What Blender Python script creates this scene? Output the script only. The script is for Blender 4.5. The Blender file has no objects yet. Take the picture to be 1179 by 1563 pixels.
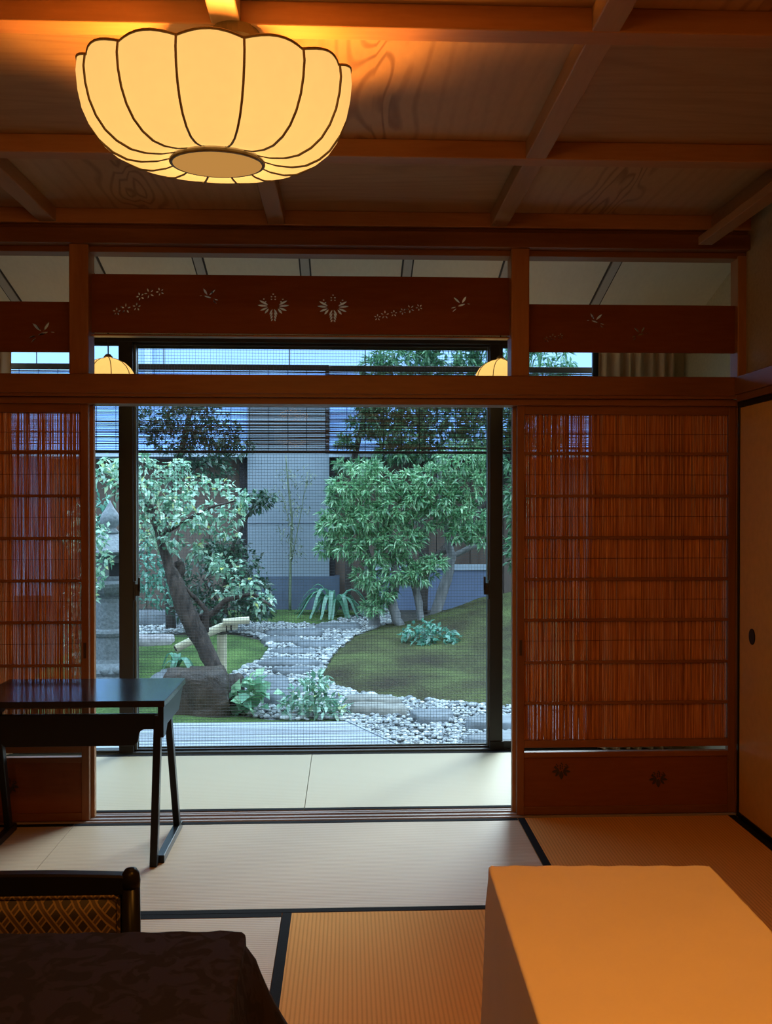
import bpy, bmesh, math, random
import numpy as np
from mathutils import Vector, Matrix
from mathutils.geometry import delaunay_2d_cdt
random.seed(7)
rng = np.random.default_rng(11)
PI = math.pi
scn = bpy.context.scene
COL = scn.collection

# ------------------------------------------------------------------ materials
def new_mat(name):
    m = bpy.data.materials.new(name); m.use_nodes = True
    nt = m.node_tree
    for n in list(nt.nodes): nt.nodes.remove(n)
    out = nt.nodes.new('ShaderNodeOutputMaterial')
    return m, nt, out
def node(nt, typ, ins=None, **props):
    n = nt.nodes.new(typ)
    for k, v in props.items(): setattr(n, k, v)
    for k, v in (ins or {}).items():
        if isinstance(v, bpy.types.NodeSocket): nt.links.new(v, n.inputs[k])
        else: n.inputs[k].default_value = v
    return n
def rgba(c): return (c[0], c[1], c[2], 1.0)
def ramp(nt, fac, stops):
    r = node(nt, 'ShaderNodeValToRGB', {'Fac': fac})
    el = r.color_ramp.elements
    while len(el) < len(stops): el.new(0.5)
    for e, (p, c) in zip(el, stops):
        e.position = p; e.color = rgba(c)
    return r
def mapped(nt, scale=(1, 1, 1), rot=(0, 0, 0), rand=False):
    tc = node(nt, 'ShaderNodeTexCoord')
    mp = node(nt, 'ShaderNodeMapping', {'Vector': tc.outputs['Object'], 'Scale': scale, 'Rotation': rot})
    if rand:
        oi = node(nt, 'ShaderNodeObjectInfo')
        mu = node(nt, 'ShaderNodeMath', {0: oi.outputs['Random'], 1: 37.0}, operation='MULTIPLY')
        nt.links.new(mu.outputs[0], mp.inputs['Location'])
    return mp
def principled(nt, out, ins):
    b = node(nt, 'ShaderNodeBsdfPrincipled', ins)
    nt.links.new(b.outputs[0], out.inputs[0]); return b

def plain(name, c, rough=.6, var=.15, scale=8, bump=0.0, metallic=0.0, spec=.5, stretch=(1, 1, 1)):
    m, nt, out = new_mat(name)
    mp = mapped(nt, stretch)
    nz = node(nt, 'ShaderNodeTexNoise', {'Vector': mp.outputs[0], 'Scale': scale, 'Detail': 5.0})
    lo = tuple(x * (1 - var) for x in c); hi = tuple(min(1, x * (1 + var)) for x in c)
    r = ramp(nt, nz.outputs['Fac'], [(.3, lo), (.7, hi)])
    b = principled(nt, out, {'Base Color': r.outputs[0], 'Roughness': rough, 'Metallic': metallic, 'Specular IOR Level': spec})
    if bump:
        bp = node(nt, 'ShaderNodeBump', {'Height': nz.outputs['Fac'], 'Strength': bump, 'Distance': .02})
        nt.links.new(bp.outputs[0], b.inputs['Normal'])
    return m

def wood(name, light, dark, axis='x', rough=.5, grain=26.0, figure=.35, rand=True, warp=3.0, spec=.3):
    m, nt, out = new_mat(name)
    k = {'x': (.12, 1, 1), 'y': (1, .12, 1), 'z': (1, 1, .12)}[axis]
    mp = mapped(nt, k, rand=rand)
    big = node(nt, 'ShaderNodeTexNoise', {'Vector': mp.outputs[0], 'Scale': 2.2, 'Detail': 2.0, 'Roughness': .45})
    sc = node(nt, 'ShaderNodeMath', {0: big.outputs['Fac'], 1: grain * warp * .35}, operation='MULTIPLY')
    sn = node(nt, 'ShaderNodeMath', {0: sc.outputs[0]}, operation='SINE')
    ring = node(nt, 'ShaderNodeMapRange', {'Value': sn.outputs[0], 'From Min': .2, 'From Max': 1.0, 'To Min': 0.0, 'To Max': figure})
    fine = node(nt, 'ShaderNodeTexNoise', {'Vector': mp.outputs[0], 'Scale': grain * 3, 'Detail': 3.0})
    ff = node(nt, 'ShaderNodeMath', {0: fine.outputs['Fac'], 1: .55}, operation='MULTIPLY')
    ad = node(nt, 'ShaderNodeMath', {0: ring.outputs[0], 1: ff.outputs[0]}, operation='ADD')
    r = ramp(nt, ad.outputs[0], [(.12, light), (.75, dark)])
    b = principled(nt, out, {'Base Color': r.outputs[0], 'Roughness': rough, 'Specular IOR Level': spec})
    bp = node(nt, 'ShaderNodeBump', {'Height': ad.outputs[0], 'Strength': .08, 'Distance': .004})
    nt.links.new(bp.outputs[0], b.inputs['Normal'])
    return m

def knot_board(name, light, dark):
    m, nt, out = new_mat(name)
    tc = node(nt, 'ShaderNodeTexCoord')
    oi = node(nt, 'ShaderNodeObjectInfo')
    off = node(nt, 'ShaderNodeMath', {0: oi.outputs['Random'], 1: 31.0}, operation='MULTIPLY')
    mp = node(nt, 'ShaderNodeMapping', {'Vector': tc.outputs['Object'], 'Scale': (1, .30, 1)})
    nt.links.new(off.outputs[0], mp.inputs['Location'])
    sx = node(nt, 'ShaderNodeSeparateXYZ', {0: tc.outputs['Generated']})
    wob = node(nt, 'ShaderNodeTexNoise', {'Vector': mp.outputs[0], 'Scale': 5.0, 'Detail': 1.0, 'Distortion': .5})
    dx = node(nt, 'ShaderNodeMath', {0: sx.outputs['X'], 1: .43}, operation='SUBTRACT')
    dx = node(nt, 'ShaderNodeMath', {0: dx.outputs[0]}, operation='ABSOLUTE')
    fall = node(nt, 'ShaderNodeMapRange', {'Value': dx.outputs[0], 'From Min': .03, 'From Max': .16, 'To Min': .55, 'To Max': .05})
    wm = node(nt, 'ShaderNodeMath', {0: wob.outputs['Fac'], 1: fall.outputs[0]}, operation='MULTIPLY')
    u = node(nt, 'ShaderNodeMath', {0: dx.outputs[0], 1: wm.outputs[0]}, operation='ADD')
    ph = node(nt, 'ShaderNodeMath', {0: u.outputs[0], 1: 120.0}, operation='MULTIPLY')
    sn = node(nt, 'ShaderNodeMath', {0: ph.outputs[0]}, operation='SINE')
    amp = node(nt, 'ShaderNodeMapRange', {'Value': dx.outputs[0], 'From Min': .04, 'From Max': .22, 'To Min': .62, 'To Max': .10})
    ln = node(nt, 'ShaderNodeMapRange', {'Value': sn.outputs[0], 'From Min': .1, 'From Max': 1.0})
    a = node(nt, 'ShaderNodeMath', {0: ln.outputs[0], 1: amp.outputs[0]}, operation='MULTIPLY')
    fine = node(nt, 'ShaderNodeTexNoise', {'Vector': mp.outputs[0], 'Scale': 60.0, 'Detail': 3.0})
    f2 = node(nt, 'ShaderNodeMath', {0: fine.outputs['Fac'], 1: .3}, operation='MULTIPLY')
    t = node(nt, 'ShaderNodeMath', {0: a.outputs[0], 1: f2.outputs[0]}, operation='ADD')
    r = ramp(nt, t.outputs[0], [(.1, light), (.9, dark)])
    principled(nt, out, {'Base Color': r.outputs[0], 'Roughness': .5, 'Specular IOR Level': .3})
    return m

def tatami_mat(name, c, axis, pitch=.0128, contrast=.16, rough=.5, spec=.5):
    m, nt, out = new_mat(name)
    mp = mapped(nt)
    sx = node(nt, 'ShaderNodeSeparateXYZ', {0: mp.outputs[0]})
    co = sx.outputs['Y' if axis == 'x' else 'X']
    a = node(nt, 'ShaderNodeMath', {0: co, 1: 2 * PI / pitch}, operation='MULTIPLY')
    s = node(nt, 'ShaderNodeMath', {0: a.outputs[0]}, operation='SINE')
    s2 = node(nt, 'ShaderNodeMapRange', {'Value': s.outputs[0], 'From Min': -1.0, 'From Max': .3})
    st = node(nt, 'ShaderNodeMapping', {'Vector': mp.outputs[0], 'Scale': (30, 900, 1) if axis == 'y' else (900, 30, 1)})
    nz = node(nt, 'ShaderNodeTexNoise', {'Vector': st.outputs[0], 'Scale': 1.0, 'Detail': 3.0})
    big = node(nt, 'ShaderNodeTexNoise', {'Vector': mp.outputs[0], 'Scale': 2.5, 'Detail': 3.0})
    h = node(nt, 'ShaderNodeMath', {0: s2.outputs[0], 1: .55}, operation='MULTIPLY')
    n1 = node(nt, 'ShaderNodeMath', {0: nz.outputs['Fac'], 1: .35}, operation='MULTIPLY')
    n2 = node(nt, 'ShaderNodeMath', {0: big.outputs['Fac'], 1: .35}, operation='MULTIPLY')
    t = node(nt, 'ShaderNodeMath', {0: h.outputs[0], 1: n1.outputs[0]}, operation='ADD')
    t = node(nt, 'ShaderNodeMath', {0: t.outputs[0], 1: n2.outputs[0]}, operation='ADD')
    r = ramp(nt, t.outputs[0], [(.1, tuple(x * (1 - contrast * 1.6) for x in c)), (.9, tuple(min(1, x * (1 + contrast * .5)) for x in c))])
    b = principled(nt, out, {'Base Color': r.outputs[0], 'Roughness': rough, 'Specular IOR Level': spec})
    bp = node(nt, 'ShaderNodeBump', {'Height': s2.outputs[0], 'Strength': .35, 'Distance': .002})
    nt.links.new(bp.outputs[0], b.inputs['Normal'])
    return m

def leaf_mat(name, stops, gloss=.06, trans=.35):
    m, nt, out = new_mat(name)
    g = node(nt, 'ShaderNodeNewGeometry')
    r = ramp(nt, g.outputs['Random Per Island'], stops)
    d = node(nt, 'ShaderNodeBsdfDiffuse', {'Color': r.outputs[0]})
    t = node(nt, 'ShaderNodeBsdfTranslucent', {'Color': r.outputs[0]})
    mx = node(nt, 'ShaderNodeMixShader', {0: trans, 1: d.outputs[0], 2: t.outputs[0]})
    gl = node(nt, 'ShaderNodeBsdfGlossy', {'Color': (1, 1, 1, 1), 'Roughness': .35})
    m2 = node(nt, 'ShaderNodeMixShader', {0: gloss, 1: mx.outputs[0], 2: gl.outputs[0]})
    nt.links.new(m2.outputs[0], out.inputs[0])
    return m

def island_mat(name, stops, rough=.6, spec=.3):
    m, nt, out = new_mat(name)
    g = node(nt, 'ShaderNodeNewGeometry')
    r = ramp(nt, g.outputs['Random Per Island'], stops)
    principled(nt, out, {'Base Color': r.outputs[0], 'Roughness': rough, 'Specular IOR Level': spec})
    return m

def paper_lamp(name, c, glow):
    m, nt, out = new_mat(name)
    mp = mapped(nt)
    nz = node(nt, 'ShaderNodeTexNoise', {'Vector': mp.outputs[0], 'Scale': 40.0, 'Detail': 6.0})
    r = ramp(nt, nz.outputs['Fac'], [(.3, tuple(x * .93 for x in c)), (.7, c)])
    d = node(nt, 'ShaderNodeBsdfDiffuse', {'Color': r.outputs[0]})
    t = node(nt, 'ShaderNodeBsdfTranslucent', {'Color': r.outputs[0]})
    mx = node(nt, 'ShaderNodeMixShader', {0: .55, 1: d.outputs[0], 2: t.outputs[0]})
    e = node(nt, 'ShaderNodeEmission', {'Color': rgba(glow[0]), 'Strength': glow[1]})
    ad = node(nt, 'ShaderNodeAddShader', {0: mx.outputs[0], 1: e.outputs[0]})
    nt.links.new(ad.outputs[0], out.inputs[0])
    return m

def glass_mat(name):
    m, nt, out = new_mat(name)
    mp = mapped(nt)
    nz = node(nt, 'ShaderNodeTexNoise', {'Vector': mp.outputs[0], 'Scale': 3.0})
    tint = ramp(nt, nz.outputs['Fac'], [(0, (.90, .95, .95)), (1, (.92, .96, .96))])
    t = node(nt, 'ShaderNodeBsdfTransparent', {'Color': tint.outputs[0]})
    gl = node(nt, 'ShaderNodeBsdfGlossy', {'Color': (1, 1, 1, 1), 'Roughness': .02})
    fr = node(nt, 'ShaderNodeFresnel', {'IOR': 1.07})
    mx = node(nt, 'ShaderNodeMixShader', {0: fr.outputs[0], 1: t.outputs[0], 2: gl.outputs[0]})
    nt.links.new(mx.outputs[0], out.inputs[0])
    return m

def rock_mat(name):
    m, nt, out = new_mat(name)
    mp = mapped(nt)
    n1 = node(nt, 'ShaderNodeTexNoise', {'Vector': mp.outputs[0], 'Scale': 5.0, 'Detail': 6.0, 'Distortion': .6})
    n2 = node(nt, 'ShaderNodeTexNoise', {'Vector': mp.outputs[0], 'Scale': 3.1, 'Detail': 5.0, 'Distortion': 1.2})
    r = ramp(nt, n1.outputs['Fac'], [(.3, (.016, .010, .006)), (.55, (.048, .029, .019)), (.75, (.085, .055, .038))])
    k = node(nt, 'ShaderNodeMapRange', {'Value': n2.outputs['Fac'], 'From Min': .60, 'From Max': .68})
    mx = node(nt, 'ShaderNodeMixRGB', {0: k.outputs[0], 1: r.outputs[0], 2: (.30, .28, .28, 1)})
    b = principled(nt, out, {'Base Color': mx.outputs[0], 'Roughness': .6})
    bp = node(nt, 'ShaderNodeBump', {'Height': n1.outputs['Fac'], 'Strength': .9, 'Distance': .05})
    nt.links.new(bp.outputs[0], b.inputs['Normal'])
    return m

def moss_mat(name, a, b, c):
    m, nt, out = new_mat(name)
    mp = mapped(nt)
    n1 = node(nt, 'ShaderNodeTexNoise', {'Vector': mp.outputs[0], 'Scale': 2.2, 'Detail': 4.0})
    n2 = node(nt, 'ShaderNodeTexNoise', {'Vector': mp.outputs[0], 'Scale': 45.0, 'Detail': 4.0})
    n3 = node(nt, 'ShaderNodeMath', {0: n2.outputs['Fac'], 1: .5}, operation='MULTIPLY')
    n4 = node(nt, 'ShaderNodeMath', {0: n1.outputs['Fac'], 1: n3.outputs[0]}, operation='ADD')
    r = ramp(nt, n4.outputs[0], [(.5, a), (.72, b), (.95, c)])
    bs = principled(nt, out, {'Base Color': r.outputs[0], 'Roughness': .95, 'Specular IOR Level': .1})
    bp = node(nt, 'ShaderNodeBump', {'Height': n2.outputs['Fac'], 'Strength': .9, 'Distance': .03})
    nt.links.new(bp.outputs[0], bs.inputs['Normal'])
    return m

def lattice_fabric(name):
    # dark brown cloth with a woven gold double-line diagonal lattice
    m, nt, out = new_mat(name)
    mp = mapped(nt)
    sx = node(nt, 'ShaderNodeSeparateXYZ', {0: mp.outputs[0]})
    def band(sign):
        z = node(nt, 'ShaderNodeMath', {0: sx.outputs['Z'], 1: sign * .80}, operation='MULTIPLY')
        s = node(nt, 'ShaderNodeMath', {0: sx.outputs['X'], 1: z.outputs[0]}, operation='ADD')
        s = node(nt, 'ShaderNodeMath', {0: s.outputs[0], 1: 1 / .034}, operation='MULTIPLY')
        f = node(nt, 'ShaderNodeMath', {0: s.outputs[0]}, operation='FRACT')
        d = node(nt, 'ShaderNodeMath', {0: f.outputs[0], 1: .5}, operation='SUBTRACT')
        a = node(nt, 'ShaderNodeMath', {0: d.outputs[0]}, operation='ABSOLUTE')      # 0 in the band's middle
        e = node(nt, 'ShaderNodeMath', {0: a.outputs[0], 1: .17}, operation='SUBTRACT')
        e = node(nt, 'ShaderNodeMath', {0: e.outputs[0]}, operation='ABSOLUTE')
        line = node(nt, 'ShaderNodeMath', {0: e.outputs[0], 1: .055}, operation='LESS_THAN')
        inside = node(nt, 'ShaderNodeMath', {0: a.outputs[0], 1: .17}, operation='LESS_THAN')
        return line, inside
    l1, i1 = band(1); l2, i2 = band(-1)
    ni = node(nt, 'ShaderNodeMath', {0: 1.0, 1: i1.outputs[0]}, operation='SUBTRACT')
    l2b = node(nt, 'ShaderNodeMath', {0: l2.outputs[0], 1: ni.outputs[0]}, operation='MULTIPLY')
    L = node(nt, 'ShaderNodeMath', {0: l1.outputs[0], 1: l2b.outputs[0]}, operation='MAXIMUM')
    I = node(nt, 'ShaderNodeMath', {0: i1.outputs[0], 1: i2.outputs[0]}, operation='MAXIMUM')
    c1 = node(nt, 'ShaderNodeMix', {'Factor': I.outputs[0], 'A': (.035, .02, .012, 1), 'B': (.16, .085, .035, 1)}, data_type='RGBA') if False else None
    mixa = node(nt, 'ShaderNodeMixRGB', {0: I.outputs[0], 1: (.014, .009, .006, 1), 2: (.045, .025, .011, 1)})
    mixb = node(nt, 'ShaderNodeMixRGB', {0: L.outputs[0], 1: mixa.outputs[0], 2: (.15, .10, .045, 1)})
    principled(nt, out, {'Base Color': mixb.outputs[0], 'Roughness': .6})
    return m

def sky_world():
    w = bpy.data.worlds.new('World'); scn.world = w; w.use_nodes = True
    nt = w.node_tree
    for n in list(nt.nodes): nt.nodes.remove(n)
    out = nt.nodes.new('ShaderNodeOutputWorld')
    tc = node(nt, 'ShaderNodeTexCoord')
    nz = node(nt, 'ShaderNodeTexNoise', {'Vector': tc.outputs['Generated'], 'Scale': 1.5, 'Detail': 3.0})
    r = ramp(nt, nz.outputs['Fac'], [(.3, (.50, .72, 1.0)), (.7, (.66, .84, 1.0))])
    sp = node(nt, 'ShaderNodeSeparateXYZ', {0: tc.outputs['Generated']})
    gr_ = node(nt, 'ShaderNodeMapRange', {'Value': sp.outputs['Z'], 'From Min': .0, 'From Max': .9, 'To Min': .45, 'To Max': 1.7})
    mul = node(nt, 'ShaderNodeVectorMath', {0: r.outputs[0], 1: gr_.outputs[0]}, operation='MULTIPLY')
    bg = node(nt, 'ShaderNodeBackground', {'Color': mul.outputs[0], 'Strength': 1.0})
    nt.links.new(bg.outputs[0], out.inputs[0])
    return bg
SKY = sky_world()

M = {}
M['post'] = wood('post wood', (.343, .164, .066), (.234, .098, .035), 'z', .42)
M['beam'] = wood('beam wood', (.224, .095, .036), (.146, .053, .019), 'x', .42)
M['beam_y'] = wood('beam wood along depth', (.224, .095, .036), (.146, .053, .019), 'y', .42)
M['door_z'] = wood('door stile wood', (.224, .092, .034), (.146, .050, .017), 'z', .5)
M['door_x'] = wood('door rail wood', (.224, .092, .034), (.146, .050, .017), 'x', .5)
M['panel'] = wood('carved board wood', (.190, .064, .024), (.134, .039, .014), 'x', .55, figure=.2, spec=.10)
M['rib'] = wood('ceiling rib wood', (.36, .21, .11), (.27, .145, .07), 'y', .45)
M['rib_x'] = wood('ceiling cross rib wood', (.40, .20, .09), (.28, .125, .05), 'x', .45)
M['board_x'] = wood('cedar board across', (.38, .23, .11), (.27, .145, .065), 'x', .5, grain=24, figure=.20, warp=16)
M['board_y'] = knot_board('knotted cedar board', (.42, .255, .125), (.21, .105, .045))
M['soffit'] = wood('pale ceiling board', (.70, .62, .48), (.60, .52, .40), 'y', .6, figure=.12)
M['soffit_batten'] = wood('pale batten', (.46, .42, .38), (.38, .34, .30), 'y', .6, figure=.12)
M['plaster'] = plain('olive sand plaster', (.34, .26, .14), .9, .1, 60, .1)
M['plaster_pale'] = plain('pale sand plaster', (.50, .46, .34), .9, .08, 60, .1)
M['sill'] = wood('sill wood', (.30, .24, .22), (.20, .155, .14), 'x', .4)
M['black'] = plain('black lacquer', (.006, .006, .007), .16, .1, 5, spec=.55)
M['blackwood'] = plain('black painted wood', (.007, .007, .007), .32, .15, 12, spec=.14)
M['alu'] = plain('dark bronze aluminium', (.012, .012, .012), .38, .15, 10)
M['alu_grey'] = plain('grey aluminium edge', (.10, .115, .11), .4, .1, 10)
M['blackleg'] = plain('matt black lacquer', (.007, .007, .008), .3, .1, 8, spec=.25)
M['rubber'] = plain('black rubber', (.008, .008, .008), .7, .1, 10)
M['mat_x'] = tatami_mat('straw tatami across', (.43, .325, .22), 'x', rough=.5, spec=.4)
M['mat_y'] = tatami_mat('lamplit straw tatami along', (.56, .30, .10), 'y', rough=.9, spec=.05)  # copy of the same straw with orange lamp light put into its colour
M['mat_v'] = tatami_mat('green straw tatami', (.51, .44, .29), 'x', pitch=.0128, contrast=.06)
M['border'] = plain('black tatami border cloth', (.010, .011, .014), .95, .25, 220, spec=.08)
M['fusuma'] = plain('ochre paper', (.56, .34, .10), .45, .06, 30, spec=.4)
M['washi'] = paper_lamp('lamp paper', (.068, .088, .11), ((1.0, .60, .21), .44))
M['washi_small'] = paper_lamp('small lamp paper', (.3, .3, .22), ((1.0, .58, .17), .62))
M['washi_disc'] = paper_lamp('lamp disc paper', (.012, .013, .012), ((1.0, .47, .11), .50))
M['wire'] = plain('lamp wire', (.13, .085, .03), .5, .2, 20)
M['bulb'] = paper_lamp('bulb glass', (.9, .8, .6), ((1.0, .62, .22), 3.0))
def reed_mat(name):
    m, nt, out = new_mat(name)
    g = node(nt, 'ShaderNodeNewGeometry')
    mp = mapped(nt, (170, 1, 5.5))
    nz = node(nt, 'ShaderNodeTexNoise', {'Vector': mp.outputs[0], 'Scale': 1.0, 'Detail': 3.0})
    a = node(nt, 'ShaderNodeMath', {0: g.outputs['Random Per Island'], 1: .45}, operation='MULTIPLY')
    b = node(nt, 'ShaderNodeMapRange', {'Value': nz.outputs['Fac'], 'From Min': .3, 'From Max': .75, 'To Min': 0.0, 'To Max': .6})
    t = node(nt, 'ShaderNodeMath', {0: a.outputs[0], 1: b.outputs[0]}, operation='ADD')
    r = ramp(nt, t.outputs[0], [(.1, (.20, .07, .02)), (.45, (.40, .155, .045)), (.75, (.58, .27, .09)), (1, (.78, .46, .22))])
    principled(nt, out, {'Base Color': r.outputs[0], 'Roughness': .5, 'Specular IOR Level': .3})
    return m
M['reed'] = reed_mat('reeds')
M['thread'] = plain('dark thread', (.09, .03, .015), .8, .2, 50)
M['carve'] = plain('dark carving', (.035, .018, .010), .7, .2, 30)
M['cream_cloth'] = plain('cream cloth', (.62, .52, .38), .85, .03, 5, .05)
M['dark_cloth'] = None
M['steel'] = plain('steel grey', (.35, .36, .37), .35, .1, 20, metallic=.8)
M['lattice'] = lattice_fabric('lattice weave')
M['curtain'] = plain('beige curtain', (.58, .50, .40), .9, .06, 6)
M['screen'] = plain('screen wire', (.09, .10, .11), .6, .1, 30)
M['glass'] = glass_mat('window glass')
M['blind'] = island_mat('blind slats', [(0, (.035, .025, .02)), (.5, (.13, .085, .06)), (1, (.30, .20, .14))], .7)
M['blind_bar'] = plain('blind bar', (.05, .032, .024), .7, .2, 30)
M['string'] = plain('blind string', (.02, .02, .025), .8, .1, 30)
M['deck'] = wood('weathered deck', (.34, .385, .43), (.17, .19, .225), 'x', .5, grain=30, figure=.3)
M['soil'] = plain('dark soil', (.055, .05, .042), .95, .35, 9, .6)
M['moss'] = moss_mat('moss', (.040, .038, .026), (.075, .095, .035), (.13, .17, .055))
M['moss_l'] = moss_mat('bright moss', (.040, .055, .028), (.070, .12, .04), (.12, .19, .06))
M['moss_r'] = moss_mat('brown moss', (.040, .031, .024), (.066, .066, .032), (.10, .12, .045))
M['pebble'] = island_mat('white pebbles', [(0, (.17, .185, .20)), (.35, (.30, .315, .325)), (.8, (.45, .465, .465)), (1, (.62, .62, .59))], .6)
M['gravel'] = plain('grey gravel', (.17, .18, .185), .9, .45, 60, .8)
M['stone'] = plain('blue grey stone', (.14, .155, .17), .7, .3, 7, .5)
M['stone_w'] = plain('warm grey stone', (.22, .21, .185), .75, .3, 9, .5)
M['rock'] = rock_mat('dark brown rock')
M['rock_pale'] = plain('pale lichen stone', (.36, .33, .33), .8, .35, 14, .7)
M['lantern'] = plain('granite', (.19, .21, .23), .8, .25, 40, .4)
M['bark'] = plain('brown bark', (.055, .040, .034), .9, .75, 26, 1.0, stretch=(1, 1, .25))
M['bark_grey'] = plain('grey bark', (.22, .22, .23), .9, .4, 14, .8, stretch=(1, 1, .25))
M['bark_dark'] = plain('dark bark', (.06, .05, .045), .9, .4, 14, .8, stretch=(1, 1, .25))
M['bamboo'] = plain('pale bamboo', (.62, .55, .38), .35, .12, 6)
M['bamboo_cut'] = plain('bamboo cut end', (.07, .055, .04), .8, .2, 30)
M['rope'] = plain('dark rope', (.035, .028, .022), .9, .3, 60)
M['leaf_pale'] = leaf_mat('pale glossy leaves', [(0, (.06, .19, .12)), (.4, (.17, .38, .25)), (.75, (.34, .58, .40)), (.93, (.50, .70, .50)), (1, (.66, .70, .18))], .10)
M['leaf_mid'] = leaf_mat('mid green leaves', [(0, (.05, .14, .075)), (.5, (.12, .29, .14)), (1, (.24, .46, .24))])
M['leaf_bay'] = leaf_mat('narrow green leaves', [(0, (.06, .18, .09)), (.35, (.16, .38, .18)), (.75, (.30, .56, .30)), (1, (.46, .70, .40))])
M['leaf_dark'] = leaf_mat('dark evergreen leaves', [(0, (.018, .045, .03)), (.6, (.045, .11, .065)), (1, (.10, .22, .13))])
M['leaf_teal'] = leaf_mat('blue green leaves', [(0, (.05, .18, .13)), (.5, (.10, .32, .22)), (1, (.22, .48, .36))])
M['leaf_hosta'] = leaf_mat('bright broad leaves', [(0, (.10, .28, .17)), (.5, (.22, .46, .28)), (1, (.42, .64, .36))])
M['leaf_thin'] = leaf_mat('olive bamboo leaves', [(0, (.13, .18, .11)), (1, (.28, .33, .22))])
M['leaf_blade'] = leaf_mat('blade leaves', [(0, (.06, .20, .13)), (.5, (.14, .36, .24)), (1, (.34, .58, .42))])
M['h_grey'] = plain('blue grey render', (.25, .30, .35), .85, .05, 3)
M['h_base'] = plain('slate base', (.10, .13, .19), .8, .15, 5)
M['h_brown'] = wood('brown boards', (.20, .15, .125), (.13, .09, .075), 'z', .7)
M['h_dark'] = plain('dark post', (.018, .018, .022), .7, .2, 8)
M['h_eave'] = plain('pale eave metal', (.50, .60, .72), .45, .08, 6)
M['h_roof'] = plain('blue metal roof', (.24, .42, .80), .4, .15, 2)
M['h_pale'] = plain('pale upper wall', (.42, .55, .72), .85, .04, 2)
M['h_low'] = plain('slate blue low wall', (.19, .25, .40), .8, .08, 4)

def damask():
    m, nt, out = new_mat('dark damask cloth')
    mp = mapped(nt)
    nz = node(nt, 'ShaderNodeTexNoise', {'Vector': mp.outputs[0], 'Scale': 22.0, 'Detail': 2.5, 'Distortion': 1.5})
    r = ramp(nt, nz.outputs['Fac'], [(.46, (.011, .008, .006)), (.54, (.015, .010, .0075))])
    rr = ramp(nt, nz.outputs['Fac'], [(.46, (.85, .85, .85)), (.54, (.7, .7, .7))])
    principled(nt, out, {'Base Color': r.outputs[0], 'Roughness': rr.outputs[0], 'Specular IOR Level': .12})
    return m
M['dark_cloth'] = damask()

# ------------------------------------------------------------------ mesh building
def origin_of(o):
    v = Vector((0, 0, 0))
    while o is not None:
        v += o.location; o = o.parent
    return v

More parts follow.
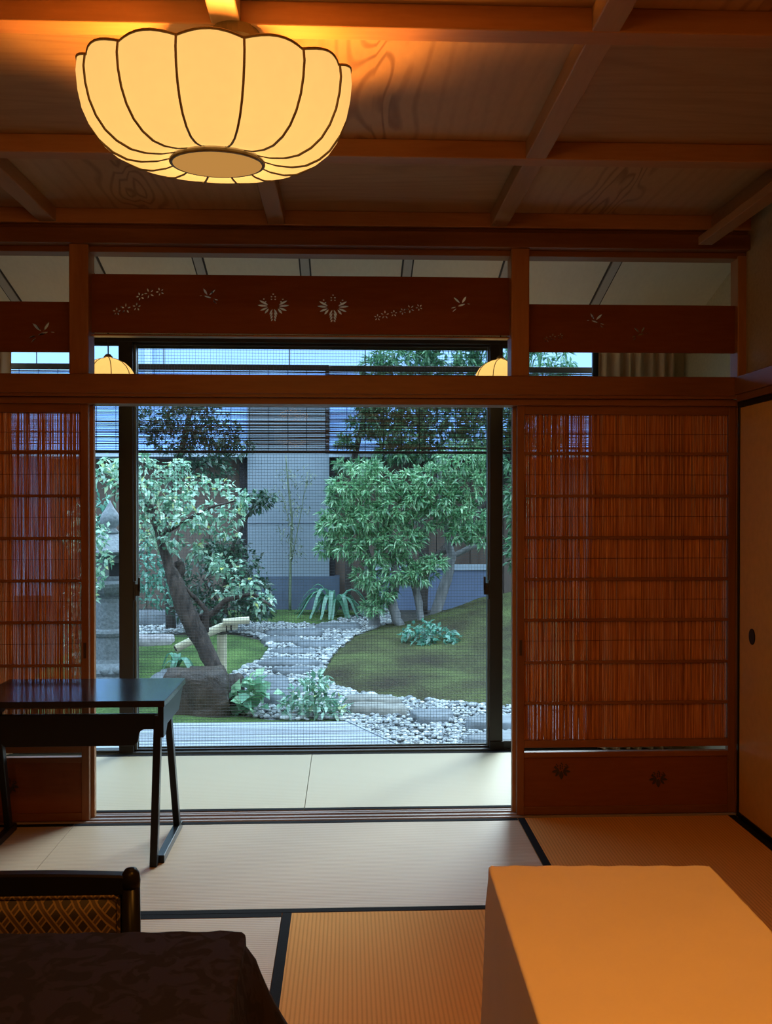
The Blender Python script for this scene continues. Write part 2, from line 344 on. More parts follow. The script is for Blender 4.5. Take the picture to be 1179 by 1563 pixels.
class MB:
    def __init__(s): s.v = []; s.f = []
    def add(s, vs, fs):
        n = len(s.v); s.v += [tuple(p) for p in vs]; s.f += [tuple(i + n for i in f) for f in fs]; return s
    def box(s, x0, x1, y0, y1, z0, z1):
        return s.add([(x0, y0, z0), (x1, y0, z0), (x1, y1, z0), (x0, y1, z0), (x0, y0, z1), (x1, y0, z1), (x1, y1, z1), (x0, y1, z1)],
                     [(0, 3, 2, 1), (4, 5, 6, 7), (0, 1, 5, 4), (1, 2, 6, 5), (2, 3, 7, 6), (3, 0, 4, 7)])
    def bar(s, p, q, w, h, up=(0, 0, 1)):
        p, q = Vector(p), Vector(q); d = (q - p).normalized(); u = Vector(up)
        a = d.cross(u)
        if a.length < 1e-4: a = d.cross(Vector((1, 0, 0)))
        a.normalize(); b = a.cross(d).normalized(); a = a * w / 2; b = b * h / 2
        vs = [p - a - b, p + a - b, p + a + b, p - a + b, q - a - b, q + a - b, q + a + b, q - a + b]
        return s.add(vs, [(0, 1, 2, 3), (7, 6, 5, 4), (0, 4, 5, 1), (1, 5, 6, 2), (2, 6, 7, 3), (3, 7, 4, 0)])
    def tube(s, pts, rad, n=8, cap=True):
        pts = [Vector(p) for p in pts]
        if not hasattr(rad, '__len__'): rad = [rad] * len(pts)
        vs = []; fs = []
        ref = Vector((.13, .9, .21)).normalized()
        for i, p in enumerate(pts):
            d = (pts[min(i + 1, len(pts) - 1)] - pts[max(i - 1, 0)]).normalized()
            a = d.cross(ref)
            if a.length < .05: a = d.cross(Vector((1, 0, 0)))
            a.normalize(); b = d.cross(a).normalized()
            for k in range(n):
                t = 2 * PI * k / n
                vs.append(p + (a * math.cos(t) + b * math.sin(t)) * rad[i])
        for i in range(len(pts) - 1):
            for k in range(n):
                k2 = (k + 1) % n
                fs.append((i * n + k, i * n + k2, (i + 1) * n + k2, (i + 1) * n + k))
        if cap:
            fs.append(tuple(range(n))[::-1]); fs.append(tuple((len(pts) - 1) * n + k for k in range(n)))
        return s.add(vs, fs)
    def lathe(s, prof, c, n=32, rot=0.0, cap=True):
        vs = []; fs = []
        for r, z in prof:
            for k in range(n):
                t = rot + 2 * PI * k / n
                vs.append((c[0] + r * math.cos(t), c[1] + r * math.sin(t), c[2] + z))
        m = len(prof)
        for i in range(m - 1):
            for k in range(n):
                k2 = (k + 1) % n
                fs.append((i * n + k, i * n + k2, (i + 1) * n + k2, (i + 1) * n + k))
        if cap:
            fs.append(tuple(range(n))[::-1]); fs.append(tuple((m - 1) * n + k for k in range(n)))
        return s.add(vs, fs)
    def prism_xz(s, poly, y0, y1):      # polygon in x,z given a thickness along y
        n = len(poly)
        vs = [(x, y0, z) for x, z in poly] + [(x, y1, z) for x, z in poly]
        fs = [tuple(range(n)), tuple(range(n, 2 * n))[::-1]] + [(i, n + i, n + (i + 1) % n, (i + 1) % n) for i in range(n)]
        return s.add(vs, fs)
    def prism_yz(s, poly, x0, x1):
        n = len(poly)
        vs = [(x0, y, z) for y, z in poly] + [(x1, y, z) for y, z in poly]
        fs = [tuple(range(n)), tuple(range(n, 2 * n))[::-1]] + [(i, n + i, n + (i + 1) % n, (i + 1) % n) for i in range(n)]
        return s.add(vs, fs)
    def shear(s, y0, k):
        s.v = [(p[0], p[1], p[2] + (p[1] - y0) * k) for p in s.v]; return s
    def build(s, name, mat, parent=None, bevel=0.0, smooth=False, base=None, kind=None, fix=True):
        me = bpy.data.meshes.new(name)
        if parent is not None: o0 = origin_of(parent)
        elif base is not None: o0 = Vector(base)
        else:
            xs = [p[0] for p in s.v]; ys = [p[1] for p in s.v]; zs = [p[2] for p in s.v]
            o0 = Vector(((min(xs) + max(xs)) / 2, (min(ys) + max(ys)) / 2, min(zs)))
        me.from_pydata([(p[0] - o0.x, p[1] - o0.y, p[2] - o0.z) for p in s.v], [], s.f)
        if fix:
            bm = bmesh.new(); bm.from_mesh(me); bmesh.ops.recalc_face_normals(bm, faces=bm.faces); bm.to_mesh(me); bm.free()
        me.materials.append(mat)
        if smooth: me.polygons.foreach_set('use_smooth', [True] * len(me.polygons))
        o = bpy.data.objects.new(name, me); COL.objects.link(o)
        if parent is not None: o.parent = parent
        else: o.location = o0
        if bevel:
            b = o.modifiers.new('bevel', 'BEVEL'); b.width = bevel; b.segments = 2; b.limit_method = 'ANGLE'
        if kind: o['kind'] = kind
        return o

def soft(o, lv=1):
    m = o.modifiers.new('sub', 'SUBSURF'); m.levels = lv; m.render_levels = lv
    return o
def tag(o, label, cat, group=None, kind=None):
    o['label'] = label; o['category'] = cat
    if group: o['group'] = group
    if kind: o['kind'] = kind
    return o
def thing(name, loc, label, cat, group=None):
    e = bpy.data.objects.new(name, None); COL.objects.link(e)
    e.location = loc; e.empty_display_size = .1
    return tag(e, label, cat, group)
def group_root(name, loc, kind='structure', label=None):
    e = bpy.data.objects.new(name, None); COL.objects.link(e); e.location = loc; e['kind'] = kind
    if label: e['label'] = label
    return e
def struct(name, mb, mat, bevel=0.0, label=None):
    o = mb.build(name, mat, None, bevel, kind='structure')
    if label: o['label'] = label
    return o

# ------------------------------------------------------------------ camera
CAM_Y, CAM_H = -4.18, 1.36
cd = bpy.data.cameras.new('camera'); cam = bpy.data.objects.new('camera', cd); COL.objects.link(cam)
cd.sensor_fit = 'HORIZONTAL'; cd.sensor_width = 36.0; cd.lens = 36.0 * 1470 / 1179
cam.location = (0, CAM_Y, CAM_H)
cam.rotation_euler = (PI / 2 - .0092, 0, -.0405)
cd.clip_start = .05; cd.clip_end = 200
scn.camera = cam

# ------------------------------------------------------------------ room shell
XL, XR, YB = -3.10, 1.745, -5.3
ZC = 2.60
struct('floor', MB().box(XL, XR, YB, -.055, -.12, -.055).box(XL, XR + .2, -.055, 1.2, -.12, -.055), M['beam'])
struct('wall_right', MB().box(XR, XR + .1, YB, -.03, -.1, ZC + .1), M['plaster'])
struct('wall_left', MB().box(XL - .1, XL, YB, 1.2, -.1, 2.8), M['plaster'])
struct('wall_rear', MB().box(XL - .1, XR + .1, YB - .1, YB, -.1, ZC + .1), M['plaster'])
# veranda shell
VX = 1.87
struct('wall_veranda', MB().box(VX, VX + .1, -.02, 1.2, -.1, 2.8), M['plaster_pale'])
WX0, WX1, WZ = -1.92, 1.44, 2.275
struct('wall_garden', MB().box(XL, WX0, 1.10, 1.2, -.1, 2.7).box(WX1, VX, 1.10, 1.2, -.1, 2.7).box(WX0, WX1, 1.10, 1.2, WZ, 2.7), M['plaster_pale'])
# partition above the sliding doors
struct('wall_partition', MB().box(XL, VX, -.02, .06, 2.505, 2.9).box(1.742, VX, -.02, .06, -.05, 2.505).box(XL, -2.11, -.02, .06, -.05, 2.505), M['beam'])

# coffered ceiling of the main room
ceil = group_root('ceiling', (0, -2.6, ZC), label='coffered wooden ceiling of cedar boards between ribs')
MB().box(XL, XR, YB, -.02, ZC + .012, ZC + .05).build('ceiling_backing', M['beam'], ceil)
ribx = [-2.22, -1.255, -.298, .648, 1.605]
ribw = .072
yb = [-5.25, -4.42, -3.52, -2.64, -1.75, -.86, -.045]
xe = [XL] + ribx + [XR]
for j in range(len(yb) - 1):
    for i in range(len(xe) - 1):
        if xe[i + 1] - xe[i] < .2: mname = 'board_y'
        else: mname = 'board_y' if (i + j) % 2 == 1 else 'board_x'
        MB().box(xe[i], xe[i + 1], yb[j], yb[j + 1], ZC, ZC + .012).build('ceiling_board', M[mname], ceil)
for x in ribx:
    MB().box(x - ribw / 2, x + ribw / 2, YB, -.012, 2.540, ZC).build('ceiling_rib', M['rib'], ceil, .004)
for y in yb[1:]:
    MB().box(XL, XR, y - .035, y + .035, 2.538, ZC).build('ceiling_cross_rib', M['rib_x'], ceil, .004)
struct('trim_1', MB().box(XL, XR, -.075, -.005, 2.455, 2.52).box(XL, XR, -.045, -.005, 2.52, 2.545), M['beam'], .004)
# hanging rail along the right wall
o = struct('trim_2', MB().box(1.49, 1.55, -5.2, -.14, 2.455, 2.49).box(1.505, 1.535, -2.64, -2.60, 2.49, 2.545).box(1.505, 1.535, -4.4, -4.36, 2.49, 2.545), M['rib'], .003)

# posts, rails, lintels of the partition
frm = group_root('trim_3', (0, 0, 1.78), label='wooden lintels and rails above the sliding doors')
MB().box(-2.11, 1.742, -.035, .09, 1.784, 1.812).build('door_head', M['beam'], frm, .003)
MB().box(XL, 1.69, -.062, .055, 1.812, 1.824).build('lintel_groove', M['beam'], frm)
MB().box(XL, 1.69, -.072, .06, 1.824, 1.906).build('lintel', M['beam'], frm, .004)
MB().box(-2.11, 1.742, -.022, .06, 2.430, 2.455).build('top_rail', M['beam'], frm, .003)
for nm, x0, x1 in (('post', -1.176, -1.094), ('post', .708, .787)):
    MB().box(x0, x1, -.05, .055, 1.906, 2.460).build(nm, M['post'], frm, .006)
MB().box(1.708, 1.748, -.03, .055, 1.906, 2.44).build('post', M['post'], frm, .004)
MB().box(1.712, 1.744, -.02, .07, -.02, 1.784).build('post', M['post'], frm, .004)
MB().box(-1.094, .708, .0, .05, 2.078, 2.084).build('transom_rail', M['post'], frm)
# light nageshi along the right wall above the paper door
side = group_root('trim_4', (1.72, -2.6, 1.78), label='wooden lintel running along the right wall')
MB().box(1.676, XR, YB, -.073, 1.828, 1.906).build('lintel', M['beam_y'], side, .004)
MB().box(1.684, XR, YB, -.073, 1.798, 1.828).build('door_head', M['beam_y'], side, .003)
# sill with two grooves
sill = MB()
sill.box(-2.11, 1.742, -.058, .083, -.05, -.012)
for y0, y1 in ((-.034, -.020), (.002, .022), (.046, .060), (.068, .083)):
    sill.box(-2.11, 1.742, y0, y1, -.012, -.002)
struct('trim_5', sill, M['sill'])

# veranda ceiling (slopes down towards the garden)
vc = group_root('ceiling_veranda', (0, .6, 2.45), label='sloping pale boarded ceiling of the garden corridor')
sz = lambda y: 2.62 - .29 * y
b = MB(); b.prism_yz([(.06, sz(.06)), (1.2, sz(1.2)), (1.2, sz(1.2) + .03), (.06, sz(.06) + .03)], XL, VX)
b.build('ceiling_board', M['soffit'], vc)
for x in (-2.67, -2.18, -1.68, -1.19, -.70, -.20, .29, .77, 1.285):
    for dx in (-.024, .024):
        MB().prism_yz([(.06, sz(.06) - .004), (1.1, sz(1.1) - .004), (1.1, sz(1.1)), (.06, sz(.06))], x + dx - .004, x + dx + .004).build('batten_groove', M['carve'], vc)
    MB().prism_yz([(.06, sz(.06) - .010), (1.1, sz(1.1) - .010), (1.1, sz(1.1)), (.06, sz(.06))], x - .020, x + .020).build('batten', M['soffit_batten'], vc)

# ------------------------------------------------------------------ tatami
def tatami(x0, x1, y0, y1, axis, mat, label, group, bw=.030):
    t = thing('tatami_mat', ((x0 + x1) / 2, (y0 + y1) / 2, -.055), label, 'tatami mat', group)
    MB().box(x0, x1, y0, y1, -.055, 0).build('woven_surface', mat, t)
    if axis == 'x':
        for ya, yb_ in ((y0, y0 + bw), (y1 - bw, y1)):
            MB().box(x0, x1, ya, yb_, -.0005, .0012).build('cloth_border', M['border'], t)
    else:
        for xa, xb in ((x0, x0 + bw), (x1 - bw, x1)):
            MB().box(xa, xb, y0, y1, -.0005, .0012).build('cloth_border', M['border'], t)
g = 'tatami mats of the main room'
G = .0015
tatami(-1.153 + G, .735 - G, -.985 + G, -.060, 'x', M['mat_x'], 'straw tatami mat lying lengthwise along the sill of the garden opening', g)
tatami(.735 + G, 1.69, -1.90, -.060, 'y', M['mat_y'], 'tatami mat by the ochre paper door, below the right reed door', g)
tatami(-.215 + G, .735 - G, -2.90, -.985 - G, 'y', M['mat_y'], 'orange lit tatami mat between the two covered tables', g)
tatami(-2.11, -.215 - G, -1.945, -.985 - G, 'x', M['mat_x'], 'tatami mat under the lattice upholstered chair', g)
tatami(-3.06, -1.153 - G, -.985 + G, -.060, 'x', M['mat_x'], 'tatami mat under the far left end of the black writing desk', g)
g = 'tatami mats of the garden corridor'
tatami(-2.10, -.190 - G, .085, 1.060, 'x', M['mat_v'], 'pale corridor tatami mat on the left, behind the black desk legs', g)
tatami(-.190 + G, 1.72, .085, 1.060, 'x', M['mat_v'], 'pale corridor tatami mat on the right, reaching behind the right reed door', g)
struct('floor_rear', MB().box(XL, XR, YB, -2.9, -.055, -.001).box(XL, -.215, -2.9, -1.95, -.055, -.001).box(.737, XR, -2.9, -1.902, -.055, -.001), M['mat_x'])

# ------------------------------------------------------------------ openwork boards
def leaf2(cx, cz, L, w, ang, n=7):
    P = []
    ca, sa = math.cos(ang), math.sin(ang)
    for i in range(n):
        t = i / (n - 1); P.append((t * L, w * math.sin(PI * t) ** .8))
    for i in range(n - 2, 0, -1):
        t = i / (n - 1); P.append((t * L, -w * math.sin(PI * t) ** .8))
    return [(cx + a * ca - b_ * sa, cz + a * sa + b_ * ca) for a, b_ in P]
def arcslit(cx, cz, r, a0, a1, w, n=6):
    outp = []; inn = []
    for i in range(n + 1):
        t = a0 + (a1 - a0) * i / n; ww = w * math.sin(PI * (i + .15) / (n + .3))
        outp.append((cx + (r + ww / 2) * math.cos(t), cz + (r + ww / 2) * math.sin(t)))
        inn.append((cx + (r - ww / 2) * math.cos(t), cz + (r - ww / 2) * math.sin(t)))
    return outp + inn[::-1]
def crest(cx, cz, s):     # paulownia: three fanned leaves under three flower spikes; list of cut-out polygons
    H = []
    for q in (-1, 1):
        for k, (a, L) in enumerate(((28, .95), (5, 1.0), (-22, .85), (-52, .62))):
            ang = math.radians(a if q > 0 else 180 - a)
            ox, oz = cx + q * s * (.22), cz + s * (.06 - .02 * k)
            H.append(leaf2(ox + .12 * s * math.cos(ang), oz + .12 * s * math.sin(ang), s * .72 * L, s * .075, ang))
        for k in range(4):
            ang = math.radians(-62 if q > 0 else -118)
            H.append(leaf2(cx + q * s * .045, cz - s * (.12 + .21 * k), s * (.46 - .08 * k), s * .06, ang))
    for fx, fz, n in ((0, .50, 3), (-.62, .34, 2), (.62, .34, 2)):
        for k in range(n):
            for q in ((-1, 1) if k < n - 1 else (0,)):
                H.append(leaf2(cx + s * (fx + q * .12 - .07), cz + s * (fz + k * .17), s * .14, s * .05, 0, 5))
    return H
def crest_solid(cx, cz, s):
    H = [leaf2(cx, cz - s * .05, s * 1.05, s * .26, -PI / 2, 9)]
    for q in (-1, 1):
        a = math.radians(-12 if q > 0 else 192)
        H.append(leaf2(cx + q * s * .22, cz + s * .02, s * .95, s * .17, a, 9))
        a = math.radians(-48 if q > 0 else 228)
        H.append(leaf2(cx + q * s * .20, cz - s * .10, s * .80, s * .15, a, 9))
        a = math.radians(25 if q > 0 else 155)
        H.append(leaf2(cx + q * s * .28, cz + s * .12, s * .72, s * .12, a, 9))
    for fx, fz, n in ((0, .22, 4), (-.58, .52, 2), (.58, .52, 2)):
        for k in range(n):
            for q in ((-1, 1) if k < n - 1 else (0,)):
                H.append(leaf2(cx + s * (fx + q * .13 - .11), cz + s * (fz + k * .22), s * .22, s * .08, .3 * q, 5))
    return H
def bird(cx, cz, s, flip=1):
    f = lambda a: a if flip > 0 else PI - a
    H = []
    H.append(leaf2(cx - flip * s * .30, cz - s * .08, s * .62, s * .075, f(math.radians(18))))
    H.append(leaf2(cx + flip * s * .02, cz + s * .16, s * .62, s * .085, f(math.radians(58))))
    H.append(leaf2(cx - flip * s * .10, cz + s * .14, s * .70, s * .085, f(math.radians(138))))
    H.append(leaf2(cx - flip * s * .42, cz - s * .12, s * .42, s * .05, f(math.radians(196))))
    H.append(leaf2(cx - flip * s * .40, cz - s * .24, s * .40, s * .04, f(math.radians(222))))
    H.append(leaf2(cx + flip * s * .40, cz + s * .12, s * .26, s * .035, f(math.radians(-8))))
    return H
def sprig(cx, cz, s, rot=0.0):
    H = []
    for (dx, dz, sc) in ((0, 0, 1.0), (.75, .12, .8), (-.62, -.22, .8)):
        for k in range(5):
            a = rot + 2 * PI * k / 5 + .3
            H.append(leaf2(cx + s * (dx + .10 * sc * math.cos(a)), cz + s * (dz + .10 * sc * math.sin(a)), s * .28 * sc, s * .055, a, 5))
    return H

def inside(p, poly):
    x, y = p; c = False; n = len(poly); j = n - 1
    for i in range(n):
        xi, yi = poly[i]; xj, yj = poly[j]
        if (yi > y) != (yj > y) and x < (xj - xi) * (y - yi) / (yj - yi) + xi: c = not c
        j = i
    return c
def openwork(name, x0, x1, z0, z1, holes, y0, y1, mat, label):
    pts = [(x0, z0), (x1, z0), (x1, z1), (x0, z1)]
    nb = 40
    faces = []; edges = [(0, 1), (1, 2), (2, 3), (3, 0)]
    for h in holes:
        b0 = len(pts); pts += h
        edges += [(b0 + i, b0 + (i + 1) % len(h)) for i in range(len(h))]
    vs, es, fs, ov, oe, of = delaunay_2d_cdt([Vector(p) for p in pts], edges, faces, 0, 1e-6)
    boxes = [(min(p[0] for p in h), max(p[0] for p in h), min(p[1] for p in h), max(p[1] for p in h), h) for h in holes]
    keep = []
    for f in fs:
        c = (sum(vs[i].x for i in f) / len(f), sum(vs[i].y for i in f) / len(f))
        if not (x0 < c[0] < x1 and z0 < c[1] < z1): continue
        if any(bx[0] <= c[0] <= bx[1] and bx[2] <= c[1] <= bx[3] and inside(c, bx[4]) for bx in boxes): continue
        keep.append(f)
    b = MB()
    V = [(v.x, v.y) for v in vs]; n = len(V)
    F = []
    for f in keep:
        F.append(tuple(f)); F.append(tuple(i + n for i in reversed(f)))
    cnt = {}
    for f in keep:
        for i in range(len(f)):
            e = tuple(sorted((f[i], f[(i + 1) % len(f)]))); cnt[e] = cnt.get(e, 0) + 1
    for (a, c), k in cnt.items():
        if k == 1: F.append((a, c, c + n, a + n))
    b.add([(x, y0, z) for x, z in V] + [(x, y1, z) for x, z in V], F)
    o = b.build(name, mat, None, 0)
    # drop unused points
    bm = bmesh.new(); bm.from_mesh(o.data)
    bmesh.ops.delete(bm, geom=[v for v in bm.verts if not v.link_faces], context='VERTS')
    bmesh.ops.recalc_face_normals(bm, faces=bm.faces); bm.to_mesh(o.data); bm.free()
    return tag(o, label, 'transom panel', 'carved transom panels above the sliding doors')

holes = []
holes += sprig(-.99 + .04, 2.196, .062) + sprig(-.90 + .05, 2.262, .062, .4)
holes += bird(-.60, 2.248, .055, -1)
holes += crest(-.318, 2.208, .066) + crest(-.060, 2.206, .066)
holes += sprig(.165, 2.178, .052) + sprig(.275, 2.205, .052, .5)
holes += bird(.500, 2.222, .058, 1)
openwork('transom_panel', -1.094, .708, 2.092, 2.343, holes, .004, .014, M['panel'],
         'long middle wooden transom board with cut-out paulownia crests, between the two short posts')
holes = bird(1.085, 2.155, .055, -1) + bird(1.29, 2.100, .050, 1) + sprig(.90, 2.085, .045)
openwork('transom_panel', .787, 1.708, 2.020, 2.229, holes, .004, .014, M['panel'],
         'dark wooden transom board at the right, above the right reed door')
holes = bird(-1.30, 2.085, .075, 1) + sprig(-1.56, 2.125, .055)
openwork('transom_panel', -2.11, -1.176, 2.007, 2.222, holes, .004, .014, M['panel'],
         'wooden transom board at the left edge, with one large cut-out bird')

# ------------------------------------------------------------------ reed doors
BARS = [1.576, 1.391, 1.209, 1.027, .848, .663, .484]
def reed_door(name, x0, x1, label, pull_side, seed):
    r = random.Random(seed)
    t = group_root(name, ((x0 + x1) / 2, .012, -.004), label=label)
    ya, yb_ = -.010, .022
    s = .032
    for xa, xb in ((x0, x0 + s), (x1 - s, x1)):
        st = MB().box(xa, xb, ya, yb_, -.004, 1.786).build('stile', M['door_z'], t, .002)
        if (pull_side > 0 and xb == x1) or (pull_side < 0 and xa == x0):
            xc = (xa + xb) / 2
            MB().box(xc - .006, xc + .006, ya - .0015, ya + .004, .695, .762).build('finger_pull', M['carve'], st)
    MB().box(x0 + s, x1 - s, ya, yb_, 1.747, 1.786).build('top_rail', M['door_x'], t, .002)
    MB().box(x0 + s, x1 - s, ya, yb_, .290, .322).build('middle_rail', M['door_x'], t, .002)
    MB().box(x0 + s, x1 - s, ya, yb_, .246, .270).build('middle_rail', M['door_x'], t, .002)
    MB().box(x0 + s, x1 - s, ya, yb_, -.004, .030).build('bottom_rail', M['door_x'], t, .002)
    pn = MB().box(x0 + s, x1 - s, -.002, .008, .030, .246).build('lower_panel', M['panel'], t)
    W = x1 - x0
    for fx, z in ((.178, .188), (.655, .148)):
        cm = MB()
        for h in crest_solid(x0 + s + fx * (W - 2 * s) + .004, z, .036): cm.prism_xz(h, -.0042, -.001)
        cm.build('paulownia_crest', M['carve'], pn)
    for z in BARS:
        MB().box(x0 + s, x1 - s, -.007, .004, z - .0065, z + .0065).build('lattice_bar', M['door_x'], t, .0015)
    # reeds: tapering and slightly wavy, so that gaps open and close along them
    rb = MB(); x = x0 + s + .002
    levels = [1.747 - i * (1.747 - .322) / 16 for i in range(17)]
    while x < x1 - s - .002:
        pitch = .0042 * r.uniform(.85, 1.15)
        taper = r.choice((-1, 1)) * r.uniform(.0, .30)
        pts = []; rad = []
        wob = r.uniform(-.0004, .0004)
        node_at = r.randrange(16)
        for i, z in enumerate(levels):
            pts.append((x + wob * math.sin(i * .7 + seed), .0105 + r.uniform(-.0006, .0006), z))
            k = 1.0 + taper * (i / 8 - 1) + r.uniform(-.05, .05)
            if z < .66: k = max(k, .97)
            elif z < 1.05: k = max(k, .84)
            rad.append(max(.0011, .00208 * k))
        rb.tube(pts, rad, 4, cap=False)
        x += pitch
    rb.build('reed_screen', M['reed'], t, fix=False)
    th = MB()
    for z in (1.662, 1.484, 1.30, 1.118, .937, .755):
        th.tube([(x0 + s, .0072, z), ((x0 + x1) / 2, .0072, z + r.uniform(-.003, .003)), (x1 - s, .0072, z)], .0010, 4)
    th.build('binding_thread', M['thread'], t)
    return t
reed_door('door_1', -2.075, -1.107, 'left sliding reed door behind the black desk', 1, 3)
reed_door('door_2', .742, 1.710, 'right sliding reed door with eight reed bays and carved lower panel', -1, 5)
# edges of the doors slid behind
struct('door_3', MB().box(-1.126, -1.094, .030, .062, -.004, 1.786), M['post'], .002, 'edge of the second door slid behind the left reed door')
struct('door_4', MB().box(.728, .760, .030, .062, -.004, 1.786), M['post'], .002, 'edge of the second door slid behind the right reed door')

# paper door on the right wall
fd = group_root('door_5', (1.70, -1.0, 0), label='ochre paper sliding door on the right wall')
MB().box(1.698, 1.722, -1.96, -.085, .022, 1.772).build('paper_face', M['fusuma'], fd)
for y0, y1, z0, z1 in ((-1.97, -.073, .0, .022), (-1.97, -.073, 1.772, 1.796), (-.085, -.068, .0, 1.796), (-1.975, -1.96, .0, 1.796)):
    MB().box(1.692, 1.724, y0, y1, z0 + .001, z1).build('lacquer_frame', M['blackwood'], fd, .002)
pull = MB()
n = 20
ring = [(-.214 + .030 * math.cos(2 * PI * k / n), .800 + .034 * math.sin(2 * PI * k / n)) for k in range(n)]
pull.prism_yz(ring, 1.6945, 1.700)
pull.build('finger_pull', M['blackwood'], fd, .0015)
struct('door_6', MB().box(1.722, 1.742, -3.9, -1.9, .001, 1.796), M['fusuma'], 0, 'second ochre paper door on the right wall')

# ------------------------------------------------------------------ big pendant lamp
LX, LY = -.330, -1.70
lamp = thing('pendant_lamp', (LX, LY, 2.235), 'large glowing melon shaped paper ceiling lamp with wire ribs', 'lamp')
NG, SUB = 14, 8
prof = [(.105, 2.240), (.15, 2.228), (.19, 2.225), (.225, 2.230), (.258, 2.246), (.286, 2.270), (.308, 2.302), (.324, 2.340), (.333, 2.380), (.337, 2.420), (.334, 2.450)]
tilt = lambda y, t: (y - LY) * (.055 + .115 * t)
nP = len(prof)
vs = []; fs = []
A0 = math.radians(-90 - 8)
for i, (r_, z) in enumerate(prof):
    t = i / (nP - 1)
    for k in range(NG * SUB):
        ph = (k % SUB) / SUB
        bulge = math.sin(PI * ph)
        a = A0 + 2 * PI * k / (NG * SUB)
        rr = r_ * (1 + .035 * bulge * min(1, t * 2.2)) - .004
        zz = z + tilt(LY + rr * math.sin(a), t) + (.012 * bulge * max(0, (t - .72) / .28) if t > .72 else 0)
        vs.append((LX + rr * math.cos(a), LY + rr * math.sin(a), zz))
N = NG * SUB
for i in range(nP - 1):
    for k in range(N):
        k2 = (k + 1) % N
        fs.append((i * N + k, i * N + k2, (i + 1) * N + k2, (i + 1) * N + k))
sb = MB().add(vs, fs)
shade = sb.build('paper_shade', M['washi'], lamp, smooth=True)
for g_ in range(NG):
    a = A0 + 2 * PI * g_ / NG
    MB().tube([(LX + (r_ + .001) * math.cos(a), LY + (r_ + .001) * math.sin(a), z - .001 + tilt(LY + r_ * math.sin(a), i / (nP - 1))) for i, (r_, z) in enumerate(prof)], .0030, 6).build('wire_rib', M['wire'], shade)
MB().tube([vs[(nP - 1) * N + k % N] for k in range(N + 1)], .0036, 6, cap=False).build('rim_wire', M['wire'], shade)
MB().lathe([(.0, 2.222), (.112, 2.222), (.114, 2.226), (.112, 2.242), (.0, 2.242)], (LX, LY, 0), 40, cap=False).shear(LY, .062).build('bottom_disc', M['washi_disc'], lamp)
MB().tube([(LX + .116 * math.cos(2 * PI * k / 40), LY + .116 * math.sin(2 * PI * k / 40), 2.227 + .062 * .116 * math.sin(2 * PI * k / 40)) for k in range(41)], .0055, 8, cap=False).build('disc_rim', M['wire'], lamp)
MB().lathe([(.05, 2.50), (.062, 2.515), (.062, 2.541)], (LX + .05, LY - .04, 0), 28).build('ceiling_canopy', M['wire'], lamp, smooth=False)
MB().tube([(LX + .02, LY - .02, 2.50), (LX, LY, 2.45)], .010, 8).build('stem', M['wire'], lamp)
MB().lathe([(.012, 2.472), (.090, 2.448), (.092, 2.440), (.02, 2.434)], (LX, LY, 0), 20).build('uplight_shield', M['wire'], lamp, smooth=True)  # plate added above the bulb to keep direct light off the rib
for q in range(3):
    a = A0 + 2 * PI * q * 5 / NG
    MB().tube([(LX, LY, 2.470), (LX + .315 * math.cos(a), LY + .315 * math.sin(a), 2.446 + tilt(LY + .33 * math.sin(a), 1))], .003, 6).build('shade_arm', M['wire'], lamp)

def lamp_light(name, loc, power, col, size):
    l = bpy.data.lights.new(name, 'POINT'); l.energy = power; l.color = col; l.shadow_soft_size = size
    o = bpy.data.objects.new(name, l); COL.objects.link(o); o.location = loc; return o
WARM = (1.0, .385, .06)
lamp_light('pendant_bulb_light', (LX, LY, 2.35), 78.0, (1.0, .38, .060), .06)

# small lanterns in the corridor
def corridor_lamp(x, y, zc, label):
    t = thing('corridor_lamp', (x, y, zc - .108), label, 'lamp', 'two small paper lamps in the garden corridor')
    pr_ = [(.03, -.106)] + [(.128 * math.cos(a), .106 * math.sin(a)) for a in [math.radians(d) for d in range(-70, 81, 15)]] + [(.02, .108)]
    sh = MB().lathe(pr_, (x, y, zc), 36, cap=False).build('paper_shade', M['washi_small'], t, smooth=True)
    for k in range(8):
        a = 2 * PI * k / 8 + .35
        MB().tube([(x + (r_ + .001) * math.cos(a), y + (r_ + .001) * math.sin(a), zc + z) for r_, z in pr_], .0022, 5).build('wire_rib', M['wire'], sh)
    MB().tube([(x, y, zc + .10), (x, y, sz(y) + .002)], .0035, 6).build('cord', M['string'], t)
    MB().lathe([(.016, .100), (.022, .112), (.010, .125)], (x, y, zc), 16).build('top_cap', M['wire'], t)
    lamp_light('corridor_bulb_light', (x, y, zc), 1.6, (1.0, .50, .15), .03)
corridor_lamp(-1.158, .55, 1.958, 'small round paper lamp on a cord behind the left short post')
corridor_lamp(.757, .55, 1.962, 'small round paper lamp behind the right short post')

